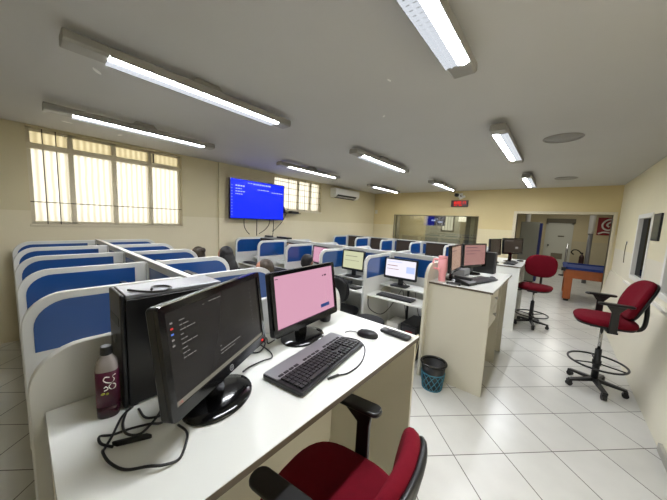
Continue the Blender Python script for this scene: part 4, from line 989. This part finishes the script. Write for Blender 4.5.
# ------------------------------------------------------------------ people seated in the aisle
def person(label, loc, rotz, top, hair, shirt, skin='skin', hairstyle='long', lean=0.10, headturn=0.0):
    """local +y is the way they face; loc is below the hips; top = height of the crown"""
    t = thing('person', label, 'person', loc, rotz, 'people seated in the aisle')
    zh = 0.52; hc = Vector((0, lean+0.05, top-0.115)); nk = Vector((0, lean, top-0.26)); ch = Vector((0, lean*0.7, top-0.42))
    B = MB()
    def limb(mb, a, b, r0, r1): 
        mb.cyl(a, b, r0, r1, n=14); mb.ball(a, r0); mb.ball(b, r1)
    def torso(mb, e):
        mb.ball((0, 0.0, zh+0.02), 0.165+e, 0.115+e, 0.11+e); mb.ball((0, lean*0.35, (zh+ch.z)/2), 0.145+e, 0.105+e, 0.17+e); mb.ball(ch, 0.165+e, 0.11+e, 0.15+e)
        for s in (-1, 1): mb.ball((s*0.155, ch.y, ch.z+0.07), 0.058+e)
    torso(B, 0)
    limb(B, ch+Vector((0, 0, 0.1)), nk+Vector((0, 0.01, 0.06)), 0.062, 0.052)
    TH_ = Matrix.Translation(hc) @ Matrix.Rotation(headturn, 4, 'Z') @ Matrix.Rotation(-0.25, 4, 'X')
    B.ball((0, -0.01, 0.015), 0.074, 0.092, 0.098, TH_); B.ball((0, 0.025, -0.045), 0.055, 0.062, 0.065, TH_)
    B.cyl((0, 0.082, 0.005), (0, 0.105, -0.028), 0.009, 0.014, T=TH_); B.ball((0, 0.1, -0.03), 0.015, 0.013, 0.011, TH_)
    for s in (-1, 1): B.ball((s*0.076, -0.005, -0.005), 0.011, 0.02, 0.032, TH_)
    sh = {}
    for s in (-1, 1):
        a = Vector((s*0.165, ch.y, ch.z+0.07)); e = Vector((s*0.23, ch.y+0.10, ch.z-0.20)); w_ = Vector((s*0.14, ch.y+0.32, max(0.77, ch.z-0.17)))
        limb(B, a, e, 0.046, 0.038); limb(B, e, w_, 0.037, 0.026)
        palm = w_+Vector((-s*0.01, 0.06, -0.004)); limb(B, w_, palm, 0.024, 0.028)
        for i in range(4):
            k0 = palm+Vector((s*(-0.024+0.016*i), 0.02, 0.0)); L = (0.052, 0.060, 0.056, 0.044)[i]
            k1 = k0+Vector((0, L*0.6, 0.004)); k2 = k1+Vector((0, L*0.4, -0.014))
            limb(B, k0, k1, 0.0085, 0.008); limb(B, k1, k2, 0.008, 0.007)
        tb = w_+Vector((-s*0.022, 0.02, 0)); limb(B, tb, tb+Vector((-s*0.028, 0.03, 0)), 0.011, 0.009); limb(B, tb+Vector((-s*0.028, 0.03, 0)), tb+Vector((-s*0.03, 0.06, -0.004)), 0.009, 0.008)
        kn = Vector((s*0.12, 0.42, 0.50)); an = Vector((s*0.12, 0.38, 0.09))
        limb(B, (s*0.09, 0.0, zh), kn, 0.078, 0.055); limb(B, kn, an, 0.054, 0.036)
        limb(B, an, an+Vector((0, 0.13, -0.05)), 0.035, 0.026)
        sh[s] = (a, e, w_, kn, an)
    body = B.build('body', M[skin], t, remesh=0.008)
    S = MB(); torso(S, 0.012)
    for s in (-1, 1):
        a, e, w_, kn, an = sh[s]; limb(S, a, e, 0.058, 0.05); limb(S, e, e.lerp(w_, 0.8), 0.05, 0.036)
    S.build('shirt', M[shirt], t, remesh=0.013)
    P = MB(); P.ball((0, 0.0, zh), 0.18, 0.135, 0.115)
    for s in (-1, 1):
        a, e, w_, kn, an = sh[s]; limb(P, (s*0.09, 0.0, zh), kn, 0.088, 0.064); limb(P, kn, an, 0.062, 0.048)
    P.build('trousers', M['denim'], t, remesh=0.013)
    for s in (-1, 1):
        an = sh[s][4]; F = MB(); F.ball(an+Vector((0, 0.06, -0.045)), 0.045, 0.125, 0.043); F.build('shoe', M['black'], t, smooth=True)
        MB().ball((s*0.028, 0.079, 0.012), 0.012, 0.008, 0.008, TH_).build('eye', M['eyew'], t, smooth=True)
        MB().ball((s*0.028, 0.0855, 0.012), 0.005, 0.003, 0.005, TH_).build('iris', M['eyed'], t, smooth=True)
    MB().ball((0, 0.083, -0.062), 0.022, 0.007, 0.007, TH_).build('mouth', M['lips'], t, smooth=True)
    H = MB(); H.ball((0, -0.034, 0.03), 0.085, 0.088, 0.094, TH_)
    if hairstyle == 'long':
        H.ball((0, -0.055, -0.05), 0.090, 0.062, 0.11, TH_); H.ball((0, -0.075, -0.16), 0.088, 0.055, 0.12, TH_); H.ball((0, -0.085, -0.27), 0.08, 0.045, 0.11, TH_)
        for s in (-1, 1): H.ball((s*0.074, -0.02, -0.05), 0.022, 0.05, 0.11, TH_)
    elif hairstyle == 'bun':
        H.ball((0, -0.115, 0.05), 0.04, 0.035, 0.04, TH_); H.ball((0, -0.05, -0.02), 0.082, 0.06, 0.08, TH_)
    else:
        H.ball((0, -0.045, -0.01), 0.084, 0.066, 0.08, TH_)
    H.build('hair', M[hair], t, remesh=0.009)
    return t
person('person with long black hair in black seated in the aisle left of the blue television', (-3.06, 1.74, 0), math.radians(118), 1.21, 'hair_black', 'cloth_black', hairstyle='long', headturn=0.0)
person('person with brown hair looking down, in dark grey, behind the front desk monitors', (-2.36, 1.84, 0), math.radians(165), 1.145, 'hair_brown', 'cloth_grey', hairstyle='short', headturn=-0.40)
person('person with dark hair and a white top facing the pink booth screen', (-2.68, 2.42, 0), math.radians(6), 1.10, 'hair_black', 'cloth_white', skin='skin_dark', hairstyle='short', lean=0.2)
person('person whose brown hair just shows beside the window-side booth dividers', (-3.86, 1.74, 0), math.radians(120), 1.13, 'hair_brown', 'cloth_grey', hairstyle='bun')
for x, y, r, lab in ((-3.04, 1.72, -152, 'black task chair under the person with long black hair'), (-2.35, 1.87, -105, 'dark task chair under the person in dark grey'), (-2.68, 2.40, 96, 'black task chair under the person in the white top'), (-3.84, 1.73, -150, 'black task chair under the person nearest the window')):
    tchair(x, y, math.radians(r), lab)

# ------------------------------------------------------------------ light
world = bpy.data.worlds.new('daylight'); scene.world = world; world.use_nodes = True
bg = world.node_tree.nodes['Background']
bg.inputs['Color'].default_value = lin((255, 252, 246)); bg.inputs['Strength'].default_value = 0.92

def fill_light(x, y, w, l, p):
    ld = bpy.data.lights.new('next_room_fill', 'AREA'); ld.shape = 'RECTANGLE'; ld.size = w; ld.size_y = l; ld.energy = p; ld.color = (1.0, 0.97, 0.9)
    lo = bpy.data.objects.new('next_room_fill', ld); COL.objects.link(lo); lo.location = (x, y, ZC-0.05)
fill_light(0.2, 9.6, 0.2, 1.4, 3.4); fill_light(0.2, 12.6, 0.2, 1.4, 4); fill_light(-2.8, 8.6, 1.2, 0.2, 8)  # unseen area lights added as fill beyond the far wall

cam = bpy.data.cameras.new('camera'); co = bpy.data.objects.new('camera', cam); COL.objects.link(co)
yaw, pitch, roll = math.radians(39.9724), math.radians(-6.2855), math.radians(2.5523)
fw = Vector((-math.sin(yaw)*math.cos(pitch), math.cos(yaw)*math.cos(pitch), math.sin(pitch)))
rt = Vector((math.cos(yaw), math.sin(yaw), 0)); up = rt.cross(fw)
r2 = rt*math.cos(roll)+up*math.sin(roll); u2 = -rt*math.sin(roll)+up*math.cos(roll)
mw = Matrix((( r2.x, u2.x, -fw.x, 0), (r2.y, u2.y, -fw.y, 0), (r2.z, u2.z, -fw.z, 1.6), (0, 0, 0, 1)))
co.matrix_world = mw
cam.sensor_width = 36; cam.sensor_fit = 'HORIZONTAL'; cam.lens = 36*265.508/667; cam.clip_start = 0.02
scene.camera = co
scene.view_settings.view_transform = 'Standard'; scene.view_settings.look = 'None'
scene.view_settings.gamma = 1.0; scene.view_settings.use_curve_mapping = False
scene.view_settings.exposure = 2.45
scene.cycles.max_bounces = 8; scene.cycles.diffuse_bounces = 5; scene.cycles.transparent_max_bounces = 8
scene.cycles.sample_clamp_indirect = 6.0
